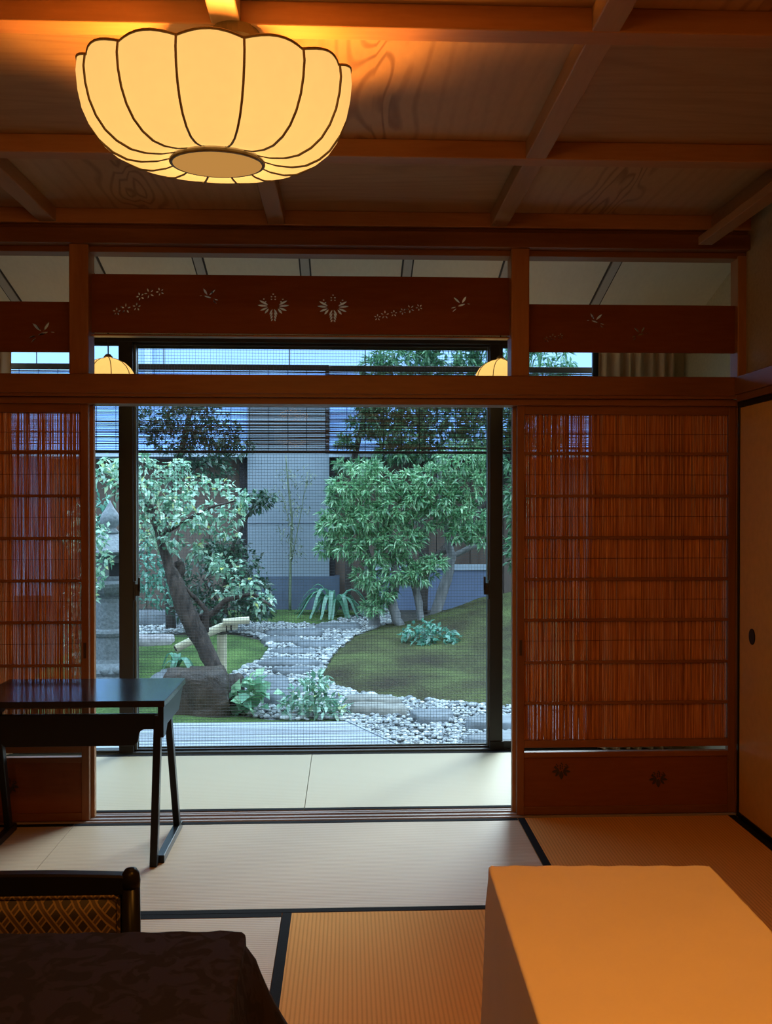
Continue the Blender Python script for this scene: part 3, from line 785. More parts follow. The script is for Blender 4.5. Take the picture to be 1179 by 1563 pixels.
# ------------------------------------------------------------------ window
win = group_root('window_1', (0, 1.13, 0), label='wide sliding garden window with dark aluminium frame')
MB().box(WX0, WX1, 1.10, 1.20, -.055, .002).build('sill_track', M['alu'], win, .002)
MB().box(WX0, WX1, 1.10, 1.20, 2.235, 2.280).build('head_track', M['alu'], win, .002)
MB().box(WX0, WX0 + .04, 1.10, 1.20, .002, 2.235).build('jamb', M['alu'], win, .002)
MB().box(WX1 - .04, WX1, 1.10, 1.20, .002, 2.235).build('jamb', M['alu'], win, .002)
def sash(x0, x1, y0, y1, wl, wr, bot, top=.02):
    s = MB().box(x0, x0 + wl, y0, y1, .002, 2.235).box(x1 - wr, x1, y0, y1, .002, 2.235).box(x0 + wl, x1 - wr, y0, y1, .002, .002 + bot).box(x0 + wl, x1 - wr, y0, y1, 2.235 - top, 2.235)
    o = s.build('sash_frame', M['alu'], win, .002)
    MB().box(x0 + wl, x1 - wr, (y0 + y1) / 2 - .002, (y0 + y1) / 2 + .002, .002 + bot, 2.235 - top).build('pane', M['glass'], o)
    return o
sL = sash(WX0 + .04, -1.163, 1.105, 1.130, .04, .076, .012)
sR = sash(.788, WX1 - .04, 1.105, 1.130, .072, .04, .042)
sC = sash(-1.200, .825, 1.138, 1.160, .045, .045, .008, .012)
for x, d in ((-1.161, 1), (.789, -1)):
    p = sL if d > 0 else sR
    MB().box(min(x, x + d * .010), max(x, x + d * .010), 1.098, 1.125, .83, .935).box(min(x + d * .010, x + d * .034), max(x + d * .010, x + d * .034), 1.098, 1.112, .855, .92).box(min(x + d * .024, x + d * .036), max(x + d * .024, x + d * .036), 1.098, 1.112, .88, .955).build('latch_handle', M['alu'], p, .002)
    xb = (x, x - d * .078)
    MB().box(min(xb), max(xb), 1.094, 1.106, .0, .045).build('rubber_stop', M['rubber'], p, .002)
    MB().box(min(x, x + d * .010), max(x, x + d * .010), 1.132, 1.160, .01, 2.225).build('edge_strip', M['alu_grey'], p)
# insect screen stretched across the middle sash
sc_ = MB()
x0, x1, z0, z1 = -1.150, .780, .012, 2.220
sf = MB().box(x0 - .012, x1 + .012, 1.176, 1.190, .004, .014).box(x0 - .012, x1 + .012, 1.176, 1.190, 2.212, 2.230).box(x0 - .012, x0, 1.176, 1.190, .014, 2.212).box(x1, x1 + .012, 1.176, 1.190, .014, 2.212).build('screen_frame', M['alu_grey'], win)
z = z0
while z < z1:
    sc_.box(x0, x1, 1.182, 1.1835, z - .0008, z + .0008); z += .0165
x = x0
while x < x1:
    sc_.box(x - .00055, x + .00055, 1.1838, 1.185, z0, z1); x += .0165
sc_.build('insect_screen', M['screen'], sf, fix=False)

def curtain(x0, x1, y, label):
    n = int((x1 - x0) / .006); prof_ = []
    for i in range(n + 1):
        x = x0 + (x1 - x0) * i / n
        prof_.append((x, y + .022 * math.sin(i * .62 + .6 * math.sin(i * .21)) + .008 * math.sin(i * .29)))
    b = MB(); vs = []; fs = []
    zs = [.01, .6, 1.2, 1.8, 2.245]
    for z in zs:
        for px, py in prof_: vs.append((px + .004 * math.sin(z * 3), py, z))
    m_ = len(prof_)
    for i in range(len(zs) - 1):
        for k in range(m_ - 1): fs.append((i * m_ + k, i * m_ + k + 1, (i + 1) * m_ + k + 1, (i + 1) * m_ + k))
    t = thing('curtain', ((x0 + x1) / 2, y, 0), label, 'curtain', 'curtains at the ends of the garden window')
    b.add(vs, fs).build('curtain_cloth', M['curtain'], t, smooth=True, fix=False)
    MB().tube([(x0 - .02, y, 2.256), (x1 + .02, y, 2.256)], .012, 8).build('curtain_rail', M['alu_grey'], t)
    MB().box((x0 + x1) / 2 - .01, (x0 + x1) / 2 + .01, y, 1.10, 2.25, 2.27).build('rail_bracket', M['alu_grey'], t)
curtain(1.375, 1.80, 1.045, 'beige gathered curtain beyond the right transom opening')
curtain(-2.25, -1.80, 1.045, 'beige gathered curtain beyond the left transom opening')

# ------------------------------------------------------------------ bamboo blinds outside
struct('trim_6', MB().box(-3.0, 2.2, 1.30, 1.40, 2.36, 2.44).box(-2.95, -2.85, 1.19, 1.32, 2.37, 2.43).box(2.05, 2.15, 1.19, 1.32, 2.37, 2.43), M['bark_dark'])
def blind(x0, x1, seed, label, yb=1.35):
    r = random.Random(seed)
    t = thing('bamboo_blind', ((x0 + x1) / 2, yb, 1.645), label, 'blind', 'two bamboo blinds outside the window')
    b = MB(); z = 1.660
    while z < 2.115:
        h = r.uniform(.0026, .0056); dz = r.uniform(-.003, .003)
        xs = [x0 + (x1 - x0) * i / 6 for i in range(7)]
        pts = [(x, yb + r.uniform(-.001, .001), z + dz * (x - x0) / (x1 - x0) + r.uniform(-.0012, .0012)) for x in xs]
        for a, c in zip(pts[:-1], pts[1:]): b.bar(a, c, .002, h)
        z += r.uniform(.0058, .0074)
    b.build('slats', M['blind'], t, fix=False)
    MB().box(x0, x1, yb - .008, yb + .008, 1.645, 1.660).build('bottom_bar', M['blind_bar'], t, .002)
    MB().box(x0, x1, yb - .015, yb + .015, 2.118, 2.150).build('head_bar', M['blind_bar'], t, .003)
    st = MB(); n = int((x1 - x0) / .105)
    for i in range(n + 1):
        x = x0 + .02 + (x1 - x0 - .04) * i / n
        st.tube([(x, yb - .0025, 1.65), (x, yb - .0025, 2.14)], .0016, 4)
    st.build('strings', M['string'], t)
    for fx in (.12, .5, .88):
        x = x0 + (x1 - x0) * fx
        MB().tube([(x, yb, 2.145), (x, yb, 2.362)], .003, 5).build('hanging_cord', M['string'], t)
blind(-1.98, -.1015, 21, 'bamboo blind half down outside the window, hiding the dark evergreen crown')
blind(-.125, 1.80, 22, 'bamboo blind rolled half down outside the window, the one before the tall trees', 1.385)

# ------------------------------------------------------------------ desk
def desk():
    x1, x0 = -.682, -1.415
    y0, y1 = -.560, -.090
    H_ = .622
    t = thing('writing_desk', ((x0 + x1) / 2, (y0 + y1) / 2, 0), 'black lacquered folding desk with slanted legs, in front of the left reed door', 'desk')
    MB().box(x0, x1, y0, y1, H_ - .024, H_).build('tabletop', M['black'], t, .002)
    for x in (x1 - .016, x0 + .016):
        d = 1 if x > -1 else -1
        MB().prism_yz([(y0 + .010, H_ - .024), (y1 - .03, H_ - .024), (y1 - .13, H_ - .105), (y0 + .09, H_ - .105), (y0 + .055, H_ - .14), (y0 + .010, H_ - .14)], x - .011, x + .011).build('side_apron', M['blackleg'], t, .002)
        xi = x - d * .004
        MB().bar((xi - d * .008, y0 + .028, H_ - .06), (xi - d * .022, y0 + .010, .0), .028, .034, (0, 1, 0)).build('leg', M['blackleg'], t, .003)
        MB().bar((xi - d * .012, y1 - .235, H_ - .06), (xi - d * .002, y1 - .075, .012), .026, .034, (0, 1, 0)).build('leg', M['blackleg'], t, .003)
        ft = MB().box(xi - .014 - d * .004, xi + .016 - d * .004, y0 + .035, y1 - .03, .0, .030).build('foot_rail', M['blackleg'], t, .003)
        MB().box(xi - .010 - d * .004, xi + .012 - d * .004, y0 + .0352, y0 + .045, .002, .028).build('foot_cap', M['blackwood'], ft)
    # hanging shelf panel with rounded ends
    xa, xb = x0 + .03, x1 - .03
    P = [(xa, H_ - .062), (xb, H_ - .062), (xb, H_ - .120)]
    e = xb - .075
    P += [(e + .02, H_ - .120)] + [(e + .02 - .022 * math.sin(a), H_ - .142 + .022 * math.cos(a)) for a in [i * PI / 12 for i in range(1, 7)]]
    P += [(e - .006, H_ - .168), (e - .022, H_ - .182)]
    e2 = xa + .075
    P += [(e2 + .022, H_ - .182), (e2 + .006, H_ - .168), (e2, H_ - .142), (e2 - .02, H_ - .120), (xa, H_ - .120)]
    MB().prism_xz(P, y0 + .055, y0 + .072).build('front_panel', M['blackleg'], t, .002)
    MB().box(xa, xb, y0 + .072, y1 - .16, H_ - .122, H_ - .112).build('shelf', M['blackleg'], t, .002)
desk()

# ------------------------------------------------------------------ chair
def chair():
    xc, yb_ = -.640, -2.30
    w = .222
    t = thing('dining_chair', (xc, yb_ - .2, 0), 'black wooden chair with gold lattice upholstery, tucked at the dark covered table', 'chair')
    for q in (-1, 1):
        x = xc + q * w
        MB().tube([(x, yb_ + .03, .0), (x, yb_ + .012, .30), (x, yb_, .40), (x, yb_ - .006, .625)], [.016, .018, .019, .0175], 12).build('back_post', M['blackwood'], t, smooth=True)
        MB().lathe([(.0178, .618), (.0185, .632), (.0165, .645), (.011, .653), (.003, .656)], (x, yb_ - .006, 0), 14).build('post_cap', M['blackwood'], t, smooth=True)
        MB().bar((x * 1.0, yb_ - .40, .0), (x, yb_ - .40, .345), .032, .032).build('front_leg', M['blackwood'], t, .004)
        MB().bar((x, yb_ - .39, .12), (x, yb_ + .02, .12), .018, .026).build('side_stretcher', M['blackwood'], t, .003)
    b = MB(); n = 12; P = []
    for i in range(n + 1):
        u = i / n; x = xc - w + 2 * w * u
        P.append((x, .643 + .006 * (1 - (2 * u - 1) ** 2)))
    poly = P + [(xc + w, .606), (xc - w, .606)]
    b.prism_xz(poly, yb_ - .018, yb_ + .010); b.build('top_rail', M['blackwood'], t, .004)
    MB().box(xc - w, xc + w, yb_ - .012, yb_ + .012, .425, .450).build('lower_rail', M['blackwood'], t, .003)
    # padded back
    vs = []; fs = []; nx, nz = 16, 8
    for j in range(nz + 1):
        for i in range(nx + 1):
            u, v = i / nx * 2 - 1, j / nz * 2 - 1
            d = (1 - abs(u) ** 6) * (1 - abs(v) ** 4)
            vs.append((xc + u * (w - .020), yb_ - .006 - .024 * d ** .5, .45 + (v + 1) / 2 * .158))
    for j in range(nz):
        for i in range(nx): fs.append((j * (nx + 1) + i, j * (nx + 1) + i + 1, (j + 1) * (nx + 1) + i + 1, (j + 1) * (nx + 1) + i))
    m0 = len(vs); vs += [(xc - w + .02, yb_ + .004, .45), (xc + w - .02, yb_ + .004, .45), (xc + w - .02, yb_ + .004, .608), (xc - w + .02, yb_ + .004, .608)]
    fs += [(m0, m0 + 3, m0 + 2, m0 + 1)]
    pad = MB().add(vs, fs).build('back_cushion', M['lattice'], t, smooth=True, fix=False)
    MB().tube([(xc - w + .022, yb_ - .014, .452), (xc - w + .022, yb_ - .014, .598), (xc - w + .030, yb_ - .016, .604), (xc + w - .030, yb_ - .016, .604), (xc + w - .022, yb_ - .014, .598), (xc + w - .022, yb_ - .014, .452)], .0035, 6).build('piping', M['lattice'], pad)
    MB().box(xc - w, xc + w, yb_ - .42, yb_ - .02, .315, .345).build('seat_frame', M['blackwood'], t, .004)
    MB().box(xc - w + .01, xc + w - .01, yb_ - .415, yb_ - .03, .345, .395).build('seat_cushion', M['lattice'], t, .015)
chair()

# ------------------------------------------------------------------ covered tables
def cloth(name, corners, zt, zb, flare, amp, mat, label, seed, rad=.012, waves=26, parent=None):
    r = random.Random(seed)
    # rounded outline through the four corners (anticlockwise)
    C = [Vector(c) for c in corners]; out = []
    for i in range(4):
        p, a, b_ = C[i], C[i - 1], C[(i + 1) % 4]
        u = (a - p).normalized(); v = (b_ - p).normalized()
        p0, p1 = p + u * rad, p + v * rad
        for k in range(5):
            s = k / 4; out.append(((1 - s) ** 2 * p0 + 2 * s * (1 - s) * p + s * s * p1, 1.0))
        L = (b_ - p).length - 2 * rad; n = max(6, int(L / .02))
        for k in range(1, n):
            out.append((p1 + v * (L * k / n), max(0, 1 - min(k, n - k) * L / n / .10)))
    n = len(out); cen = sum((o[0] for o in out), Vector((0, 0))) / n
    nrm = []
    for i in range(n):
        d = out[(i + 1) % n][0] - out[i - 1][0]; q = Vector((d.y, -d.x)).normalized()
        nrm.append(q)
    ph = [r.uniform(0, 6.28) for _ in range(4)]
    zs = [(0, -.005), (.0006, -.0012), (.0022, .0012), (.005, .0020), (.02, .0026)] + [(.02 + (zt - zb - .02) * k / 9, None) for k in range(1, 10)]
    vs = []; fs = []
    for d, off in zs:
        t = d / (zt - zb)
        for i, (p, c) in enumerate(out):
            s = i / n * 2 * PI
            fold = amp * (math.sin(s * waves + ph[0] + 1.5 * math.sin(s * 5 + ph[1])) * .6 + .4 * math.sin(s * waves * .47 + ph[2]))
            o_ = off if off is not None else .004 + flare * t + fold * t + c * flare * 1.1 * t
            q = p + nrm[i] * (o_ if off is not None else o_ - (flare * t * (1 - t)) - fold * t * (1 - t) + .002)
            vs.append((q.x, q.y, zt - d + (.0015 * math.sin(s * 60) if d == .0006 else 0)))
    for j in range(len(zs) - 1):
        for i in range(n):
            i2 = (i + 1) % n; fs.append((j * n + i, (j + 1) * n + i, (j + 1) * n + i2, j * n + i2))
    # top surface: rings shrinking to the centre, with a faint undulation
    base = 0
    for k in range(1, 9):
        f = 1 - k / 8.6; st = len(vs)
        for i, (p, c) in enumerate(out):
            q = cen + (p - cen) * f
            vs.append((q.x, q.y, zt + .0012 * math.sin(q.x * 31 + seed) * math.sin(q.y * 23)))
        for i in range(n):
            i2 = (i + 1) % n; fs.append((base + i, base + i2, st + i2, st + i))
        base = st
    fs.append(tuple(base + i for i in range(n)))
    o = MB().add(vs, fs).build(name, mat, None, smooth=True, base=(cen.x, cen.y, zb))
    w = o.modifiers.new('weighted', 'WEIGHTED_NORMAL'); w.keep_sharp = True; w.weight = 100
    return tag(o, label, 'tablecloth')
def table(corners, zt, label, cat='table'):
    C = [Vector(c) for c in corners]; cen = sum(C, Vector((0, 0))) / 4
    t = thing('dining_table', (cen.x, cen.y, 0), label, cat)
    I = [c + (cen - c).normalized() * .012 for c in C]
    b = MB(); b.add([(p.x, p.y, zt - .030) for p in I] + [(p.x, p.y, zt - .004) for p in I], [(0, 3, 2, 1), (4, 5, 6, 7), (0, 1, 5, 4), (1, 2, 6, 5), (2, 3, 7, 6), (3, 0, 4, 7)])
    b.build('tabletop', M['blackwood'], t)
    for c in C:
        p = c + (cen - c).normalized() * .07
        MB().bar((p.x, p.y, 0), (p.x, p.y, zt - .030), .03, .03).build('leg', M['steel'], t, .003)
wc = [(.236, -3.86), (.672, -3.86), (.700, -2.352), (.274, -2.335)]
table(wc, .66, 'narrow table under the cream cloth at the right')
cloth('tablecloth', wc, .66, .16, .010, .005, M['cream_cloth'], 'plain cream tablecloth draped over the narrow table at the right', 4, rad=.010, waves=22)
bc = [(-1.45, -3.35), (-.150, -3.35), (-.166, -2.600), (-1.45, -2.585)]
table(bc, .66, 'table under the dark damask cloth at the left')
cloth('tablecloth', bc, .66, .415, .055, .008, M['dark_cloth'], 'very dark damask tablecloth in front of the lattice backed chair', 9, rad=.022, waves=30)

# ------------------------------------------------------------------ garden ground
def gz(y): return -.40 + max(0.0, min(1.0, (y - 2.5) / 6.0)) * .36
gb = MB(); xs = [-9 + i * .6 for i in range(31)]; ys = [1.2 + i * .35 for i in range(30)]
vs = [(x, y, gz(y) - .012) for y in ys for x in xs]; nx = len(xs)
fs = [(j * nx + i, j * nx + i + 1, (j + 1) * nx + i + 1, (j + 1) * nx + i) for j in range(len(ys) - 1) for i in range(nx - 1)]
gb.add(vs, fs)
gr = struct('ground', gb, M['soil'], 0, 'dark soil of the courtyard garden')

def edge_dist(p, poly):
    best = 9; n = len(poly)
    for i in range(n):
        a, b_ = poly[i], poly[(i + 1) % n]
        dx, dy = b_[0] - a[0], b_[1] - a[1]; L = dx * dx + dy * dy
        t = max(0, min(1, ((p[0] - a[0]) * dx + (p[1] - a[1]) * dy) / L))
        best = min(best, math.hypot(p[0] - a[0] - t * dx, p[1] - a[1] - t * dy))
    return best
MOUND = []
def moss(name, poly, h, mat, label, bump=None, step=.06):
    x0 = min(p[0] for p in poly); x1 = max(p[0] for p in poly); y0 = min(p[1] for p in poly); y1 = max(p[1] for p in poly)
    idx = {}; vs = []; fs = []
    nx, ny = int((x1 - x0) / step) + 2, int((y1 - y0) / step) + 2
    def height(x, y):
        d = edge_dist((x, y), poly) if inside((x, y), poly) else 0
        z = gz(y) - .014 + h * min(1, d / .35) ** .6
        if bump: z += bump[3] * max(0, 1 - math.hypot(x - bump[0], y - bump[1]) / bump[2]) * min(1, d / .5)
        return z + .006 * math.sin(x * 9 + y * 4) * min(1, d / .2)
    for j in range(ny):
        for i in range(nx):
            x, y = x0 + (i - .5) * step, y0 + (j - .5) * step
            idx[i, j] = len(vs); vs.append((x, y, height(x, y)))
    for j in range(ny - 1):
        for i in range(nx - 1):
            q = (x0 + i * step, y0 + j * step)
            if inside(q, poly): fs.append((idx[i, j], idx[i + 1, j], idx[i + 1, j + 1], idx[i, j + 1]))
    used = sorted({k for f in fs for k in f}); rm = {k: n for n, k in enumerate(used)}
    o = MB().add([vs[k] for k in used], [tuple(rm[k] for k in f) for f in fs]).build(name, mat, None, smooth=True, kind='structure')
    o['label'] = label
    MOUND.append((poly, height))
    return o
def ground_z(x, y):
    for poly, h in MOUND:
        if inside((x, y), poly): return h(x, y)
    return gz(y) - .012
MOSS_L = [(-2.9, 4.9), (-1.95, 4.7), (-1.46, 4.44), (-1.14, 4.72), (-1.01, 5.18), (-.86, 5.61), (-.83, 6.09), (-.99, 6.61), (-1.27, 6.88), (-1.79, 6.89), (-2.4, 6.76), (-2.9, 6.66)]
MOSS_R = [(-.25, 4.89), (-.06, 4.36), (.17, 4.17), (.39, 3.99), (.72, 3.89), (1.03, 3.76), (1.45, 3.67), (1.98, 3.59), (3.4, 3.5), (4.4, 8.35), (1.95, 8.35), (1.43, 8.2), (.9, 7.77), (.39, 7.35), (.07, 6.69), (-.14, 5.81)]
MOSS_B = [(-1.63, 7.84), (-.88, 7.6), (-.32, 7.5), (0, 7.8), (.26, 8.41), (-.09, 8.53), (-.78, 8.56), (-1.73, 8.55)]
MOSS_F = [(-2.6, 1.95), (-1.35, 1.95), (-1.01, 2.9), (-.46, 3.05), (.03, 3.0), (.02, 3.45), (-.27, 3.58), (-.57, 3.46), (-.9, 3.59), (-1.26, 3.89), (-2.6, 4.24)]
moss('ground_moss_1', MOSS_L, .05, M['moss_l'], 'low moss island behind the leaning tree')
moss('ground_moss_2', MOSS_R, .07, M['moss_r'], 'large brownish moss mound on the right', (2.6, 7.4, 2.0, .42))
moss('ground_moss_3', MOSS_B, .04, M['moss_l'], 'moss strip at the foot of the grey house wall')
moss('ground_moss_4', MOSS_F, .03, M['moss_l'], 'moss patch beside the wooden step')

# pebbles: nobody could count them
PEB = [(-1.6, 7.62), (-.87, 7.51), (-.32, 7.42), (.25, 8.27), (.6, 8.4), (.56, 7.56), (.07, 6.69), (-.14, 5.81), (-.26, 4.89), (-.06, 4.36), (.17, 4.17), (.39, 4.03), (.72, 3.93), (1.04, 3.8), (1.99, 3.63), (2.3, 3.5), (2.3, 1.6), (.42, 1.6), (.42, 2.2), (.10, 2.9), (-.02, 3.38), (-.51, 3.39), (-.73, 3.49), (-1.05, 4.2), (-1.12, 4.8), (-1.0, 5.18), (-.85, 5.61), (-.82, 6.09), (-.99, 6.69), (-1.28, 6.96), (-1.81, 6.97), (-2.6, 6.83), (-2.8, 7.88)]
def ico(sub):
    bm = bmesh.new(); bmesh.ops.create_icosphere(bm, subdivisions=sub, radius=1)
    V = np.array([v.co[:] for v in bm.verts]); F = np.array([[v.index for v in f.verts] for f in bm.faces]); bm.free(); return V, F
def np_mesh(name, V, F, mat, smooth=True, parent=None, loc=None):
    me = bpy.data.meshes.new(name)
    if parent is not None: o0 = np.array(origin_of(parent))
    else: o0 = np.array(loc if loc is not None else (0, 0, 0), float)
    V = V - o0
    me.vertices.add(len(V)); me.vertices.foreach_set('co', V.astype(np.float32).ravel())
    k = F.shape[1]
    me.loops.add(F.size); me.loops.foreach_set('vertex_index', F.astype(np.int32).ravel())
    me.polygons.add(len(F)); me.polygons.foreach_set('loop_start', np.arange(0, F.size, k, dtype=np.int32))
    me.polygons.foreach_set('loop_total', np.full(len(F), k, dtype=np.int32))
    me.update(calc_edges=True); me.validate()
    if smooth: me.polygons.foreach_set('use_smooth', [True] * len(me.polygons))
    me.materials.append(mat)
    o = bpy.data.objects.new(name, me); COL.objects.link(o)
    if parent is not None: o.parent = parent
    else: o.location = Vector(o0)
    return o
gv = MB()
def gravel_bed():
    st = .08; idx = {}
    for j in range(int(7.0 / st)):
        for i in range(int(5.4 / st)):
            x, y = -2.9 + i * st, 1.5 + j * st
            if inside((x + st / 2, y + st / 2), PEB):
                gv.add([(x, y, gz(y) - .004), (x + st, y, gz(y) - .004), (x + st, y + st, gz(y + st) - .004), (x, y + st, gz(y + st) - .004)], [(0, 1, 2, 3)])
    o = gv.build('ground_gravel', M['gravel'], None, kind='structure', fix=False)
    o['label'] = 'grey gravel bed under the pebbles'
gravel_bed()
def scatter_pebbles():
    V1, F1 = ico(2)
    pts = []
    tries = 0
    while len(pts) < 11500 and tries < 160000:
        tries += 1
        x, y = random.uniform(-2.8, 2.3), random.uniform(1.6, 8.4)
        if not inside((x, y), PEB): continue
        if any(((x - a) / (b * .86)) ** 2 + ((y - c) / (d * .86)) ** 2 < 1 for a, c, b, d in STONES): continue
        s = random.uniform(.009, .021)
        if edge_dist((x, y), PEB) < .06 and random.random() < .35: s *= 1.7
        pts.append((x, y, s))
    P = np.array(pts); n = len(P)
    out = []
    for (x, y, s) in pts:
        q = V1 * np.array([s * random.uniform(.9, 1.4), s * random.uniform(.8, 1.2), s * random.uniform(.55, .8)])
        a = random.uniform(0, PI); c, d = math.cos(a), math.sin(a)
        q = q @ np.array([[c, -d, 0], [d, c, 0], [0, 0, 1]])
        out.append(q + np.array([x, y, gz(y) + s * .25 + random.uniform(0, .012)]))
    V = np.concatenate(out); m = len(V1)
    F = np.concatenate([F1 + i * m for i in range(n)])
    o = np_mesh('pebbles', V, F, M['pebble'], True, loc=(0, 4, -.35))
    tag(o, 'pale grey pebbles of the winding garden path and the bed by the deck', 'pebbles', kind='stuff')

STONES = []
# stones
def stone(name, x, y, rx, ry, h, mat, label, seed, group=None, flat=True, cat='stone', zoff=0.0, ang=0.0, sub=3, rough=0.0):
    V, F = ico(sub); r = np.random.default_rng(seed)
    ph = r.uniform(0, 6.28, 6)
    n = 1 + .10 * np.sin(3 * V[:, 0] * 1.7 + ph[0]) + .10 * np.sin(4 * V[:, 1] + ph[1]) + .06 * np.sin(7 * V[:, 0] + 5 * V[:, 1] + ph[2]) + .05 * np.sin(9 * V[:, 2] + ph[3])
    V = V * n[:, None]
    if rough:
        for k in range(6):
            w = r.normal(size=3) * (2.5 + 2 * k)
            V = V * (1 + rough / (1 + .6 * k) * np.sin(V @ w + r.uniform(0, 6.28)))[:, None]
    if flat:
        V[:, 2] = np.clip(V[:, 2], -1, .55) / .55
        V[:, :2] = np.sign(V[:, :2]) * np.abs(V[:, :2]) ** .85
    V = V * np.array([rx, ry, h])
    c, s = math.cos(ang), math.sin(ang)
    V = V @ np.array([[c, s, 0], [-s, c, 0], [0, 0, 1]])
    z0 = gz(y) - .012 + zoff
    STONES.append((x, y, rx, ry))
    V[:, 2] = np.maximum(V[:, 2], -.06)
    V = V + np.array([x, y, z0])
    o = np_mesh(name, V, F, mat, True, loc=(x, y, z0))
    return tag(o, label, cat, group)
g = 'stepping stones of the winding path'
steps = [(-.10, 7.24, .26, .16, 'far stepping stone beside the strap leaved plant'), (-.58, 6.86, .33, .17, 'wide stepping stone below the thin bamboo'),
         (-.72, 6.46, .20, .15, 'small stepping stone in the middle of the path, on its left side'), (-.36, 6.22, .21, .17, 'stepping stone beside the upper tip of the right moss mound'),
         (-.56, 5.86, .20, .14, 'stepping stone halfway down the path'), (-.60, 5.36, .28, .17, 'broad stepping stone beside the left moss island'),
         (-.52, 4.98, .16, .12, 'small stepping stone behind the broad leaved plants'), (-.79, 4.60, .26, .16, 'stepping stone nearest the leaning trunk'),
         (-.58, 4.30, .18, .13, 'dark stepping stone hidden half by the leafy shrub')]
for i, (x, y, rx, ry, lb) in enumerate(steps):
    stone('stepping_stone', x, y, rx * 1.12, ry * 1.1, .058, M['stone'], lb, 40 + i, g)
stone('garden_stone', -.60, 3.93, .14, .10, .10, M['stone'], 'bluish rounded stone between the broad leaved plant and the leafy shrub', 60)
stone('paving_slab', .20, 3.86, .27, .10, .075, M['stone_w'], 'long flat slab along the front edge of the right moss mound', 61, 'flat stones by the deck', ang=-.16)
stone('paving_slab', .24, 3.60, .26, .11, .075, M['stone_w'], 'long flat slab in front of another, beside the leafy shrub', 62, 'flat stones by the deck', ang=-.16)
stone('paving_slab', .66, 3.40, .17, .17, .065, M['stone'], 'single blue grey slab in the middle of the pebble bed', 63, 'flat stones by the deck')
stone('paving_slab', 1.18, 3.18, .27, .17, .075, M['stone'], 'large blue grey slab behind the right window stile', 64, 'flat stones by the deck')
stone('paving_slab', 1.10, 2.72, .25, .16, .085, M['stone'], 'blue grey slab nearest the window at the right', 65, 'flat stones by the deck')
stone('garden_stone', -2.15, 6.25, .34, .16, .12, M['rock_pale'], 'low pale stone on the left moss island, near the window stile', 66)
stone('garden_stone', -2.35, 7.55, .42, .18, .17, M['stone'], 'dark low boulder at the back left, in the pebbles', 67)
stone('garden_stone', -1.62, 7.4, .20, .14, .20, M['rock'], 'dark upright stone behind the leaning trunk', 68)
stone('boulder', -1.20, 3.66, .30, .22, .36, M['rock'], 'big dark brown boulder under the leaning tree', 74, cat='rock', flat=True, rough=.14)
stone('boulder', -1.40, 4.30, .40, .22, .19, M['stone'], 'flat topped grey boulder behind the big dark one', 70, cat='rock', flat=True)
stone('boulder', -.93, 3.74, .10, .09, .30, M['rock'], 'narrow dark rock at the foot of the leaning trunk', 72, cat='rock', flat=False)

scatter_pebbles()
# ------------------------------------------------------------------ wooden step outside
dk = thing('wooden_step', (-.9, 1.72, -.42), 'weathered grey slatted wooden step outside the window', 'step')
y = 1.46; i = 0
ks = []
while y < 2.08:
    xr = .30 - .30 * (y - 1.46) / .60
    MB().box(-2.6, xr, y, y + .062, -.085, -.060).build('plank', M['deck'], dk, .003)
    y += .070
for x in (-2.2, -1.2, -.25):
    MB().box(x - .03, x + .03, 1.50, 2.05, -.42, -.085).build('leg_frame', M['bark_dark'], dk)
MB().bar((.30, 1.47, -.075), (.0, 2.09, -.075), .02, .04).build('end_trim', M['deck'], dk, .002)

# ------------------------------------------------------------------ plants
def leaves(clusters, per, L, W, droop=.2, tuft=1, spread=.9, vol=.55, seed=1, fold=.25):
    r = np.random.default_rng(seed)
    Vs = []; Fs = []; n0 = 0
    for (cx, cy, cz, rx, ry, rz) in clusters:
        n = max(6, int(per * (rx * ry * rz) ** .5 / (.15 ** 1.5)))
        d = r.normal(size=(n, 3)); d /= np.linalg.norm(d, axis=1)[:, None]
        rad = vol + (1 - vol) * r.random(n) ** .5
        rad = rad * (1 + .22 * np.sin(7 * d[:, 0] + cx * 9) * np.sin(6 * d[:, 2] + cz * 7))
        c = np.array([cx, cy, cz]) + d * rad[:, None] * np.array([rx, ry, rz])
        c = np.repeat(c, tuft, axis=0)
        out = np.repeat(d, tuft, axis=0)
        m = len(c)
        ax = out * .6 + r.normal(size=(m, 3)) * spread; ax[:, 2] -= droop
        ax /= np.linalg.norm(ax, axis=1)[:, None]
        up = np.array([0, -.25, 1.0]) + r.normal(size=(m, 3)) * .45
        sd = np.cross(ax, up); sd /= (np.linalg.norm(sd, axis=1)[:, None] + 1e-6)
        nn = np.cross(sd, ax)
        l = L * r.uniform(.65, 1.25, m)[:, None]; w = W * r.uniform(.7, 1.2, m)[:, None]
        tip = c + ax * l - np.array([0, 0, 1]) * l * .15
        q = np.stack([c, c + ax * l * .45 + sd * w + nn * w * fold, tip, c + ax * l * .45 - sd * w + nn * w * fold], 1).reshape(-1, 3)
        k = np.arange(m) * 4 + n0
        Fs.append(np.stack([k, k + 1, k + 2], 1)); Fs.append(np.stack([k, k + 2, k + 3], 1))
        Vs.append(q); n0 += m * 4
    return np.concatenate(Vs), np.concatenate(Fs)
